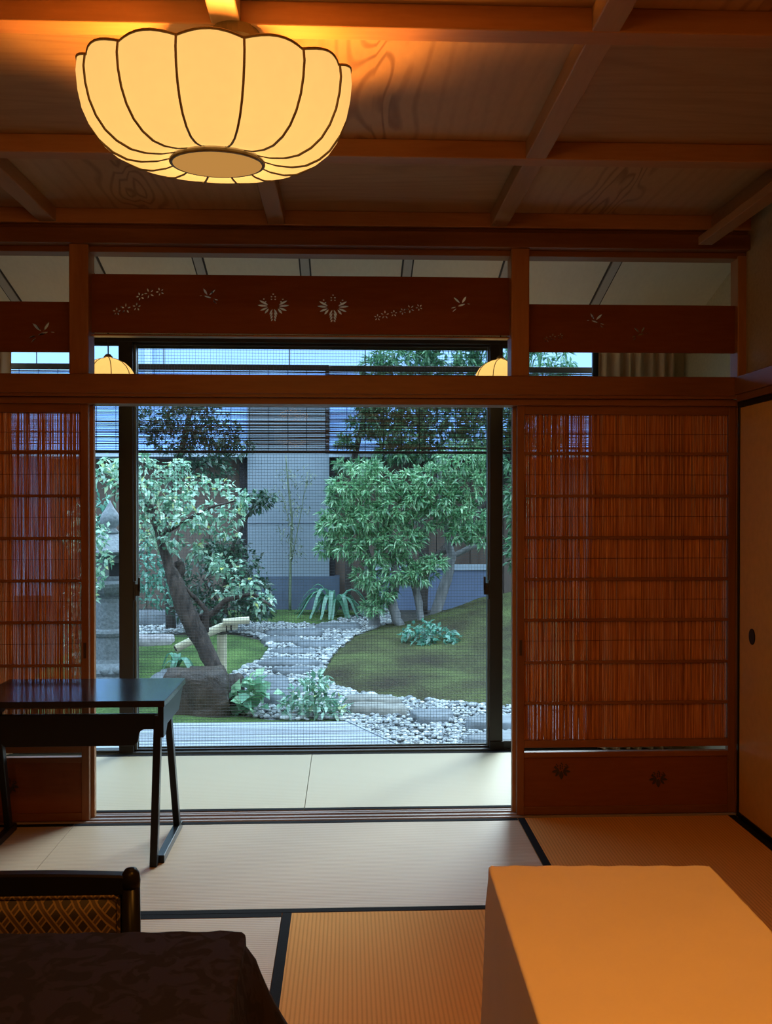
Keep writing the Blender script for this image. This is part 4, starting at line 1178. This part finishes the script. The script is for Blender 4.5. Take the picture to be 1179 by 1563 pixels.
def plant(name, base, label, cat, trunks, bark, clusters, leaf, per, L, W, group=None, **kw):
    t = thing(name, base, label, cat, group)
    for i, (pts) in enumerate(trunks):
        P = [p[:3] for p in pts]; R_ = [p[3] for p in pts]
        # smooth and roughen the run of points
        PP = []; RR = []
        for a in range(len(P) - 1):
            for s in range(4):
                u = s / 4
                PP.append(tuple(P[a][k] * (1 - u) + P[a + 1][k] * u + random.uniform(-1, 1) * R_[a] * .10 for k in range(3)))
                RR.append((R_[a] * (1 - u) + R_[a + 1] * u) * random.uniform(.92, 1.08))
        PP.append(P[-1]); RR.append(R_[-1])
        MB().tube(PP, RR, 10).build('trunk' if i == 0 else 'branch', bark, t, smooth=True)
    if clusters:
        V, F = leaves(clusters, per, L, W, **kw)
        np_mesh('foliage', V, F, leaf, False, parent=t)
    return t

LT_trunk = [(-.98, 4.05, -.38, .072), (-1.16, 4.15, -.01, .068), (-1.3, 4.2, .25, .082), (-1.42, 4.2, .48, .082), (-1.49, 4.2, .71, .066), (-1.53, 4.2, .8, .048), (-1.6, 4.2, 1.0, .036), (-1.68, 4.25, 1.26, .030), (-1.75, 4.35, 1.49, .029), (-1.82, 4.35, 1.75, .017)]
LT_b1 = [(-1.5, 4.35, .71, .052), (-1.46, 4.35, .78, .046), (-1.49, 4.35, .85, .035)]
LT_b2 = [(-1.61, 4.35, 1.09, .029), (-1.4, 4.27, 1.21, .023), (-1.19, 4.18, 1.32, .017), (-.95, 4.1, 1.38, .011)]
LT_b3 = [(-1.32, 4.35, .34, .035), (-1.17, 4.29, .4, .029), (-1.05, 4.22, .52, .023), (-.82, 4.16, .58, .017), (-.65, 4.1, .48, .011)]
LT_b4 = [(-1.25, 4.3, .23, .046), (-1.23, 4.27, .43, .023), (-1.36, 4.23, .58, .017), (-1.44, 4.2, .67, .011)]
LT_b5 = [(-1.68, 4.35, 1.26, .029), (-1.89, 4.35, 1.41, .023), (-2.12, 4.35, 1.61, .017)]
LT_c = [(-1.76, 4.4, 1.61, .19, .19, .16), (-1.55, 4.4, 1.49, .22, .2, .18), (-1.68, 4.4, 1.32, .19, .17, .13), (-1.36, 4.6, 1.54, .15, .15, .1), (-1.14, 4.7, 1.5, .13, .15, .08), (-1.48, 4.4, 1.35, .16, .16, .09), (-1.22, 4.4, 1.29, .19, .17, .11), (-1.01, 4.4, 1.26, .14, .15, .11), (-.94, 4.4, 1.4, .13, .14, .07), (-1.33, 4.4, 1.17, .18, .16, .09), (-1.06, 4.3, 1.11, .14, .14, .07), (-1.76, 4.4, 1.06, .14, .17, .15), (-1.57, 4.5, .97, .09, .13, .08), (-1.33, 4.4, .95, .08, .13, .09), (-1.06, 4.3, .79, .16, .16, .1), (-.9, 4.2, .67, .16, .16, .09), (-.74, 4.2, .51, .14, .14, .08), (-1.07, 4.4, .56, .13, .14, .07), (-1.16, 4.4, .83, .09, .14, .09), (-2.16, 4.4, 1.62, .13, .15, .12), (-2.08, 4.4, 1.72, .08, .13, .08), (-1.82, 4.4, 1.75, .11, .14, .08), (-1.5, 4.4, 1.68, .15, .15, .08)]
LT_c += [(-1.62, 4.12, 1.22, .20, .12, .12), (-1.50, 4.1, 1.06, .15, .10, .09), (-1.72, 4.1, 1.45, .18, .12, .14), (-1.30, 4.0, 1.24, .18, .10, .10), (-1.95, 4.2, 1.50, .15, .12, .14), (-1.42, 4.1, 1.40, .16, .1, .1), (-2.0, 4.4, 1.62, .14, .14, .10)]
LT_c = [(a, b_, c, rx * .88, ry * .9, rz * .85) for a, b_, c, rx, ry, rz in LT_c]
LT_b2 = [(p[0], p[1] + .0, p[2], p[3] * .7) for p in LT_b2]
plant('leaning_tree', (-1.0, 4.33, gz(4.33)), 'leaning tree with pale glossy leaves, propped on a bamboo pole', 'tree', [LT_trunk, LT_b1, LT_b2, LT_b3, LT_b4, LT_b5], M['bark'], LT_c, M['leaf_pale'], 105, .066, .019, droop=.3, vol=.35, seed=2)

LS_c = [(-2.5, 5.6, 1.25, .13, .18, .2), (-2.43, 5.6, .95, .17, .18, .17), (-2.5, 5.6, .75, .16, .17, .15), (-2.34, 5.6, .82, .09, .15, .13), (-2.07, 5.9, .67, .18, .2, .21), (-1.97, 5.9, .43, .21, .19, .16), (-2.16, 6.0, .93, .11, .15, .11)]
plant('broadleaf_shrub', (-2.42, 5.62, gz(5.6) + .03), 'blue green shrub behind the stone lantern, left of the leaning trunk', 'shrub', [[(-2.42, 5.62, gz(5.6) + .03, .03), (-2.45, 5.6, .5, .025), (-2.48, 5.6, 1.2, .012)], [(-2.42, 5.65, .0, .02), (-2.15, 5.8, .5, .012)]], M['bark_dark'], LS_c, M['leaf_teal'], 110, .07, .02, seed=3)
LG_c = [(-2.12, 4.2, .86, .10, .12, .10), (-2.14, 4.2, 1.08, .09, .12, .10), (-2.22, 4.2, .70, .12, .12, .10), (-2.32, 4.2, 1.02, .12, .12, .10), (-2.26, 4.2, 1.25, .10, .12, .09), (-2.30, 4.25, .52, .13, .16, .14), (-2.36, 4.25, .26, .08, .15, .14), (-2.36, 4.25, .02, .07, .14, .16)]
plant('low_shrub', (-2.38, 4.2, gz(4.2)), 'green shrub in front of the stone lantern beside the left door edge', 'shrub', [[(-2.38, 4.2, gz(4.2) - .01, .014), (-2.36, 4.22, .0, .012), (-2.32, 4.25, .45, .008), (-2.3, 4.22, 1.2, .005)]], M['bark_dark'], LG_c, M['leaf_pale'], 150, .055, .017, seed=4)
DP_c = [(-1.84, 7.0, 2.33, .34, .23, .17), (-1.51, 7.0, 2.17, .3, .23, .2), (-2.0, 7.0, 2.1, .3, .23, .18), (-1.66, 7.0, 1.95, .3, .22, .17), (-1.55, 7.0, 1.76, .26, .19, .12), (-1.28, 7.0, 2.02, .2, .17, .11), (-2.22, 7.0, 2.32, .23, .19, .15), (-1.81, 7.0, 2.54, .38, .24, .14)]
DP_t = [(-2.06, 7.2, -.14, .062), (-2.09, 7.2, .5, .062), (-2.15, 7.2, 1.11, .054), (-2.06, 7.2, 1.57, .046), (-1.92, 7.2, 2.04, .039), (-1.84, 7.2, 2.42, .031)]
DP_b = [(-2.06, 7.2, 1.61, .031), (-1.75, 7.1, 1.79, .023), (-1.47, 7.0, 1.87, .015)]
plant('evergreen_tree', (-2.06, 7.2, gz(7.2)), 'dark evergreen tree whose crown shows through the left bamboo blind', 'tree', [DP_t, DP_b], M['bark_dark'], DP_c, M['leaf_dark'], 190, .075, .016, seed=5)
DB_c = [(-1.65, 6.9, .52, .35, .26, .26), (-1.35, 6.9, .14, .3, .22, .15), (-1.72, 6.9, .15, .27, .21, .17), (-1.24, 6.9, .67, .26, .2, .15), (-1.09, 6.9, .37, .24, .21, .18), (-1.01, 6.9, .13, .17, .16, .09), (-1.39, 6.9, .86, .23, .18, .12), (-1.5, 6.9, .74, .2, .18, .15), (-1.05, 6.6, 1.36, .20, .16, .10), (-.93, 6.6, 1.42, .15, .14, .07)]
plant('dense_shrub', (-1.4, 6.95, gz(6.95)), 'dense dark green shrub behind the leaning tree, before the brown house boards', 'shrub', [[(-1.4, 6.95, gz(6.95) - .01, .035), (-1.4, 6.9, .4, .03), (-1.3, 6.9, .9, .02), (-1.02, 6.65, 1.38, .01)], [(-1.4, 6.92, .1, .02), (-1.65, 6.9, .5, .012)]], M['bark_dark'], DB_c, M['leaf_dark'], 170, .08, .02, seed=6)

RB_t = [[(.33, 7.3, -.15, .07), (.33, 7.3, .09, .07), (.3, 7.3, .41, .062), (.23, 7.3, .8, .047), (.17, 7.3, 1.27, .039)],
        [(.68, 7.1, -.16, .054), (.58, 7.1, -.0, .061), (.52, 7.1, .23, .061), (.58, 7.1, .5, .054), (.51, 7.1, .88, .038), (.46, 7.1, 1.42, .031)],
        [(1.03, 7.4, -.14, .063), (1.09, 7.4, .12, .063), (1.2, 7.4, .43, .063), (1.26, 7.4, .71, .055), (1.19, 7.4, 1.11, .039), (1.12, 7.4, 1.58, .032), (1.11, 7.4, 1.98, .024)],
        [(1.26, 7.4, .71, .039), (1.5, 7.4, .83, .032), (1.7, 7.4, .87, .024)],
        [(.89, 7.2, -.14, .039), (.85, 7.2, .18, .046), (.79, 7.2, .45, .046), (.7, 7.2, .8, .031)]]
RB_c = [(0, 7, 1.5, .24, .2, .17), (.34, 7, 1.57, .27, .21, .15), (-.07, 7, 1.19, .23, .2, .17), (.23, 7, 1.19, .29, .22, .17), (.53, 7, 1.31, .27, .22, .18), (0, 7, .89, .2, .18, .15), (.34, 7, .85, .27, .21, .17), (.61, 7, .96, .26, .21, .17), (.23, 7, .51, .17, .17, .12), (.42, 7, .32, .15, .16, .12), (.61, 7, .58, .23, .19, .14), (.84, 7, .54, .2, .17, .11), (.99, 7, .66, .15, .15, .08), (.99, 7, 1.65, .27, .21, .15), (1.3, 7, 1.88, .27, .21, .17), (1.45, 7, 1.57, .24, .2, .17), (1.14, 7, 1.34, .24, .2, .15), (1.41, 7, 1.19, .23, .2, .17), (1.57, 7, 1.0, .17, .17, .12), (.19, 7, 1.76, .2, .16, .08), (.84, 7, 1.42, .2, .18, .14), (1.6, 7, 1.88, .15, .18, .18), (1.3, 7, 1.0, .14, .14, .08), (-.19, 7, 1.08, .14, .15, .09), (.72, 7, 1.61, .15, .15, .09), (.3, 7, .16, .11, .14, .09), (-.27, 7, .83, .08, .12, .05), (.85, 7.1, 1.12, .22, .2, .16)]
plant('bayberry_tree', (.7, 7.2, gz(7.2)), 'big bushy tree with several grey trunks and narrow green leaves on the moss mound', 'tree', RB_t, M['bark_grey'], RB_c, M['leaf_bay'], 46, .10, .0125, tuft=8, droop=.1, spread=.6, seed=7)
RT_c = [(.75, 8, 2.25, .33, .25, .25), (1.25, 8, 2.42, .41, .28, .25), (1.75, 8, 2.3, .33, .26, .27), (2.08, 8, 2.01, .23, .23, .28), (2.17, 8, 1.43, .15, .22, .33), (2.17, 8, .76, .13, .19, .25), (.5, 8, 2.42, .25, .21, .18), (.25, 8, 2.63, .18, .17, .13), (.91, 8, 2.75, .41, .28, .25), (1.58, 8, 2.84, .5, .33, .33), (2.17, 8, 2.76, .33, .29, .36), (.75, 8, 3.21, .41, .26, .2), (1.33, 8, 3.34, .5, .3, .25), (1.91, 8, 3.3, .41, .29, .28), (2.5, 8, 3.18, .41, .3, .33), (.58, 8, 2.01, .22, .18, .12), (1.0, 8, 2.01, .25, .19, .12), (2.42, 8, 2.43, .33, .3, .41), (.37, 8, 3.08, .2, .17, .12), (1.2, 8, 3.65, .6, .3, .2), (2.1, 8, 3.65, .6, .3, .25)]
RT_t = [[(.97, 8.2, -.10, .067), (1.0, 8.2, .67, .067), (.93, 8.2, 1.43, .059), (.97, 8.2, 2.02, .059), (.93, 8.2, 2.61, .051), (1.01, 8.2, 3.11, .042), (1.27, 8.2, 3.45, .025)],
        [(.99, 8.2, .5, .05), (1.6, 8.2, 1.1, .055), (2.09, 8.25, 1.77, .059), (2.15, 8.25, 2.62, .042), (1.96, 8.2, 3.13, .034)]]
plant('tall_tree', (.97, 8.2, gz(8.2)), 'tall tree behind the bushy tree, its crown reaching above the right bamboo blind', 'tree', RT_t, M['bark_dark'], RT_c, M['leaf_mid'], 55, .12, .018, tuft=4, spread=.7, seed=8)
plant('slim_tree', (.0, 8.4, gz(8.4)), 'slim dark stemmed tree against the right edge of the grey wall', 'tree', [[(0, 8.4, -.06, .045), (.04, 8.4, 1.09, .045), (.09, 8.4, 1.94, .042), (.26, 8.4, 2.62, .03)]], M['bark_dark'], [(.08, 7.9, 1.84, .24, .16, .07), (.2, 8.2, 2.35, .22, .18, .14), (-.03, 8.2, 2.15, .12, .14, .07)], M['leaf_mid'], 60, .10, .016, tuft=4, seed=18)
SH_c = [(.77, 6.1, -.06, .18, .17, .12), (.95, 6.1, -.10, .2, .18, .11), (.86, 6.0, -.16, .13, .14, .07), (1.12, 6.1, -.08, .08, .12, .06), (.86, 6.1, .02, .12, .12, .06)]
plant('small_shrub', (.88, 6.1, gz(6.1) + .05), 'small rounded shrub at the foot of the bushy tree on the moss mound', 'shrub', [[(.88, 6.1, gz(6.1) + .0, .014), (.87, 6.1, -.02, .008)]], M['bark_dark'], SH_c, M['leaf_teal'], 130, .07, .022, seed=9)
HO_c = [(-.83, 3.62, -.13, .12, .12, .07), (-.69, 3.62, -.16, .12, .12, .06), (-.79, 3.55, -.25, .13, .12, .06), (-.71, 3.6, -.06, .06, .09, .05)]
plant('broad_leaf_plant', (-.76, 3.6, gz(3.6)), 'broad leaved plant between the dark boulder and the pebble path', 'plant', [[(-.76, 3.6, gz(3.6) - .01, .010), (-.76, 3.6, -.15, .006)]], M['leaf_mid'], HO_c, M['leaf_hosta'], 38, .12, .055, seed=10, droop=.1)
NS_c = [(-.32, 3.5, -.17, .19, .15, .12), (-.16, 3.5, -.26, .16, .15, .09), (-.42, 3.5, -.26, .13, .13, .07), (-.24, 3.5, -.06, .09, .12, .07), (-.08, 3.5, -.31, .08, .12, .05)]
plant('leafy_shrub', (-.26, 3.52, gz(3.52)), 'light green leafy shrub at the end of the wooden step', 'shrub', [[(-.26, 3.52, gz(3.52) - .01, .010), (-.26, 3.5, -.1, .006)]], M['leaf_mid'], NS_c, M['leaf_pale'], 95, .085, .02, seed=12, droop=.0)
SB_s = [(-.74, 8.3, -.06, .019), (-.73, 8.3, .58, .017), (-.71, 8.3, 1.17, .015), (-.76, 8.3, 1.6, .012), (-.79, 8.3, 1.98, .007)]
SB_c = [(-.76, 8.3, 1.68, .19, .17, .19), (-.68, 8.3, 1.34, .2, .17, .2), (-.76, 8.3, 1.0, .17, .16, .17), (-.66, 8.3, .71, .12, .14, .15), (-.89, 8.3, 1.43, .12, .14, .15), (-.51, 8.3, 1.68, .08, .14, .17)]
plant('thin_bamboo', (-.74, 8.3, gz(8.3)), 'thin sparse bamboo stems standing before the grey wall', 'bamboo', [SB_s, [(-.72, 8.3, .6, .008), (-.6, 8.3, 1.2, .006), (-.5, 8.3, 1.8, .003)], [(-.71, 8.3, 1.0, .006), (-.85, 8.3, 1.5, .003)]], M['leaf_thin'], SB_c, M['leaf_thin'], 60, .055, .009, vol=.1, seed=13)

def strap_plant(name, x, y, n, L, w, label, seed, spread=1.0, facing=None, mat=None, zr=0.0):
    r = random.Random(seed); z0 = ground_z(x, y)
    t = thing(name, (x, y, z0), label, 'plant')
    for k in range(n):
        a = 2 * PI * k / n + r.uniform(-.3, .3)
        if facing is not None: a = facing + r.uniform(-1, 1) * spread
        l = L * r.uniform(.75, 1.15); up = r.uniform(.75, 1.25)
        pts = []
        for i in range(9):
            u = i / 8
            pts.append(Vector((x + math.cos(a) * l * .62 * u ** 1.1, y + math.sin(a) * l * .45 * u ** 1.1, z0 - .005 + zr + l * up * (1.35 * u - 1.45 * u ** 2.3))))
        sd = Vector((-math.sin(a), math.cos(a), 0)); sd = (sd + Vector((r.uniform(-.5, .5), 0, 0))).normalized()
        vs = []; fs = []
        for i, p in enumerate(pts):
            ww = w * (.5 + 1.2 * math.sin(PI * min(1, i / 8 * .82 + .14))) * .55
            vs += [p - sd * ww + Vector((0, 0, ww * .35)), p, p + sd * ww + Vector((0, 0, ww * .35))]
        for i in range(8):
            fs += [(i * 3, i * 3 + 1, i * 3 + 4, i * 3 + 3), (i * 3 + 1, i * 3 + 2, i * 3 + 5, i * 3 + 4)]
        for v in vs: v.z = max(v.z, z0 + .002)
        MB().add(vs, fs).build('leaf_blade', mat or M['leaf_blade'], t, smooth=True, fix=False)
strap_plant('strap_leaf_plant', -.16, 7.95, 30, .78, .034, 'strap leaved clump arching over the moss strip by the grey wall', 31, zr=.0)
strap_plant('strap_leaf_plant', -1.62, 5.05, 9, .30, .034, 'small strap leaved clump under the lower end of the bamboo prop', 32, spread=1.0)

# ------------------------------------------------------------------ bamboo prop
bp_ = thing('bamboo_prop', (-1.16, 4.80, gz(4.8)), 'bamboo prop of a slanting pole on an upright, holding the leaning trunk', 'support')
h = MB().tube([(-1.53, 4.47, .06), (-1.36, 4.57, .14), (-1.15, 4.67, .225), (-1.02, 4.74, .235)], [.036, .037, .040, .041], 14).build('slanting_pole', M['bamboo'], bp_, smooth=False)
MB().lathe([(.030, 0), (.002, .001)], (0, 0, 0), 12)
d = Vector((-1.53, 4.47, .06)) - Vector((-1.36, 4.57, .14)); d.normalize()
p0 = Vector((-1.53, 4.47, .06))
MB().tube([p0 - d * .01, p0 + d * .0015], .027, 12).build('cut_end', M['bamboo_cut'], h)
MB().tube([(-1.16, 4.80, .19), (-1.16, 4.80, -.31)], .046, 14).build('upright_pole', M['bamboo'], bp_)
MB().tube([(-1.13, 4.64, .275), (-.90, 4.70, .285)], .034, 12).build('cross_pole', M['bamboo'], bp_)
for (px, py, pz, ax) in ((-1.10, 4.70, .225, 0), (-1.06, 4.71, .235, 0), (-1.16, 4.79, .155, 1), (-1.16, 4.79, .170, 1)):
    rr = .045 if ax == 0 else .050
    ring_ = []
    for k in range(17):
        a = 2 * PI * k / 16
        ring_.append((px, py + rr * math.cos(a), pz + rr * math.sin(a)) if ax == 0 else (px + rr * math.cos(a), py + rr * math.sin(a), pz))
    MB().tube(ring_, .007, 5, cap=False).build('rope_tie', M['rope'], bp_)

# ------------------------------------------------------------------ stone lantern
sx, sy = -2.20, 4.86
zb_ = gz(sy) - .02
sl = thing('stone_lantern', (sx, sy, zb_), 'tall grey stone lantern standing left of the leaning tree', 'lantern')
def st_part(name, prof, n=24, rot=0.0, smooth=False): 
    return MB().lathe([(r_, z) for r_, z in prof], (sx, sy, zb_), n, rot).build(name, M['lantern'], sl, smooth=smooth)
st_part('base_plinth', [(.26, 0), (.27, .03), (.25, .06)], 6, .5)
bs = st_part('lotus_base', [(.225, .055), (.235, .09), (.20, .14), (.165, .165)], 24)
for k in range(12):
    a = 2 * PI * k / 12; V, F = ico(2)
    V = V * np.array([.052, .052, .048]) + np.array([sx + .195 * math.cos(a), sy + .195 * math.sin(a), zb_ + .105])
    np_mesh('lotus_petal', V, F, M['lantern'], True, parent=bs)
st_part('shaft', [(.160, .16), (.145, .20), (.138, .40), (.150, .415), (.158, .44), (.150, .465), (.136, .48), (.132, .72), (.142, .76), (.155, .78)], 28)
st_part('platform', [(.15, .775), (.20, .82), (.235, .87), (.245, .90), (.22, .925)], 6, .5)
fb = st_part('fire_box', [(.155, .92), (.160, .94), (.160, 1.13), (.150, 1.15)], 6, .5)
for k in (0, 2, 4):
    a = .5 + PI / 6 + 2 * PI * k / 6; rr = .160 * math.cos(PI / 6)
    c = Vector((sx + rr * math.cos(a), sy + rr * math.sin(a), zb_ + 1.03)); tn = Vector((-math.sin(a), math.cos(a), 0)); nn = Vector((math.cos(a), math.sin(a), 0))
    MB().add([c + tn * i + Vector((0, 0, j)) + nn * q for q in (-.004, .003) for i, j in ((-.045, -.06), (.045, -.06), (.045, .06), (-.045, .06))], [(0, 3, 2, 1), (4, 5, 6, 7), (0, 1, 5, 4), (1, 2, 6, 5), (2, 3, 7, 6), (3, 0, 4, 7)]).build('light_opening', M['h_dark'], fb)
st_part('roof', [(.14, 1.145), (.30, 1.165), (.33, 1.195), (.31, 1.215), (.22, 1.27), (.13, 1.33), (.075, 1.355)], 6, .5)
st_part('finial', [(.07, 1.35), (.085, 1.37), (.06, 1.395), (.055, 1.41), (.085, 1.45), (.092, 1.49), (.075, 1.54), (.04, 1.59), (.012, 1.64), (.002, 1.665)], 24, 0, True)

# ------------------------------------------------------------------ neighbouring house and low wall
nh = thing('neighbouring_house', (0, 9.2, -.06), 'grey and brown neighbouring house across the garden with blue roof', 'house')
MB().box(-1.315, -.235, 8.62, 9.4, .38, 2.98).build('grey_wall', M['h_grey'], nh)
MB().box(-1.325, -.10, 8.60, 9.3, -.10, .39).build('slate_base', M['h_base'], nh)
MB().box(-1.315, -.235, 8.612, 8.622, 1.09, 1.10).build('wall_seam', M['h_base'], nh)
MB().box(-1.43, -1.317, 8.70, 8.9, -.1, 2.0).build('dark_post', M['h_dark'], nh)
MB().box(-.232, -.165, 8.70, 8.9, -.1, 2.0).build('dark_post', M['h_dark'], nh)
for i in range(6):
    x1_ = -1.435 - i * .42
    MB().box(x1_ - .41, x1_, 8.86, 8.95, -.1, 1.95).build('board_panel', M['h_brown'], nh)
for i in range(9):
    x0_ = -.16 + i * .46
    MB().box(x0_, x0_ + .45, 8.86, 8.95, -.1, 1.95).build('board_panel', M['h_brown'], nh)
for x0_, x1_ in ((-6.0, -1.317), (-.232, 6.0)):
    MB().box(x0_, x1_, 8.44, 8.95, 1.965, 2.035).build('eave', M['h_eave'], nh)
    MB().add([(x0_, 8.42, 2.04), (x1_, 8.42, 2.04), (x1_, 10.7, 3.36), (x0_, 10.7, 3.36), (x0_, 8.42, 2.02), (x1_, 8.42, 2.02), (x1_, 10.7, 3.30), (x0_, 10.7, 3.30)], [(0, 1, 2, 3), (4, 7, 6, 5), (0, 4, 5, 1), (1, 5, 6, 2), (2, 6, 7, 3), (3, 7, 4, 0)]).build('roof', M['h_roof'], nh)
MB().add([(-1.33, 9.38, 2.595), (-.22, 9.38, 2.595), (-.22, 10.7, 3.36), (-1.33, 10.7, 3.36), (-1.33, 9.38, 2.56), (-.22, 9.38, 2.56), (-.22, 10.7, 3.30), (-1.33, 10.7, 3.30)], [(0, 1, 2, 3), (4, 7, 6, 5), (0, 4, 5, 1), (1, 5, 6, 2), (2, 6, 7, 3), (3, 7, 4, 0)]).build('roof', M['h_roof'], nh)
MB().box(-7, 7, 10.7, 10.9, -.1, 5.4).build('upper_wall', M['h_pale'], nh)
MB().tube([(-3.02, 10.62, 3.3), (-3.02, 10.62, 5.4)], .06, 10).build('downpipe', M['h_eave'], nh)
lw = thing('low_wall', (1.35, 8.55, -.06), 'low slate blue wall with pale coping behind the trunks at the right', 'wall')
MB().box(.30, 1.86, 8.52, 8.60, -.10, .47).build('wall_face', M['h_low'], lw)
MB().box(.28, 1.88, 8.50, 8.62, .47, .545).build('coping', M['h_eave'], lw, .004)
sw = struct('wall_courtyard', MB().box(-4.6, -4.5, 1.2, 9.0, -.45, 2.2).box(4.9, 5.0, 1.2, 9.0, -.45, 2.2), M['h_grey'])

# ------------------------------------------------------------------ lights
SKY.inputs['Strength'].default_value = 3.7
sun = bpy.data.lights.new('soft_daylight', 'SUN'); so = bpy.data.objects.new('soft_daylight', sun); COL.objects.link(so)
sun.energy = 10.5; sun.color = (.82, .93, 1.0); sun.angle = math.radians(28)
el = math.radians(27)
dv = Vector((-.43 * math.cos(el), -.90 * math.cos(el), -math.sin(el)))
so.rotation_euler = dv.to_track_quat('-Z', 'Y').to_euler(); so.location = (4, 10, 8)
pl = bpy.data.lights.new('window_portal', 'AREA'); po = bpy.data.objects.new('window_portal', pl); COL.objects.link(po)
pl.shape = 'RECTANGLE'; pl.size = WX1 - WX0 - .1; pl.size_y = 2.2
pl.cycles.is_portal = True
po.location = ((WX0 + WX1) / 2, 1.20, 1.12); po.rotation_euler = (-PI / 2, 0, 0)
# unseen warm fill lights, added to brighten the tables and the room
def down_fill(name, loc, power, size):
    l = bpy.data.lights.new(name, 'AREA'); l.shape = 'DISK'; l.size = size; l.energy = power; l.color = WARM
    o = bpy.data.objects.new(name, l); COL.objects.link(o); o.location = loc; return o
down_fill('fill_disk_light', (.45, -3.55, 2.50), 30.0, .40)
lamp_light('rear_fill_light', (-.6, -4.3, 2.20), 27.0, WARM, .22)

scn.view_settings.view_transform = 'Standard'
scn.view_settings.look = 'None'
scn.view_settings.exposure = 0.0
cy = scn.cycles
cy.max_bounces = 7; cy.diffuse_bounces = 4; cy.glossy_bounces = 3; cy.transmission_bounces = 4; cy.transparent_max_bounces = 12
cy.caustics_reflective = False; cy.caustics_refractive = False
cy.sample_clamp_indirect = 4.0
cy.use_denoising = True
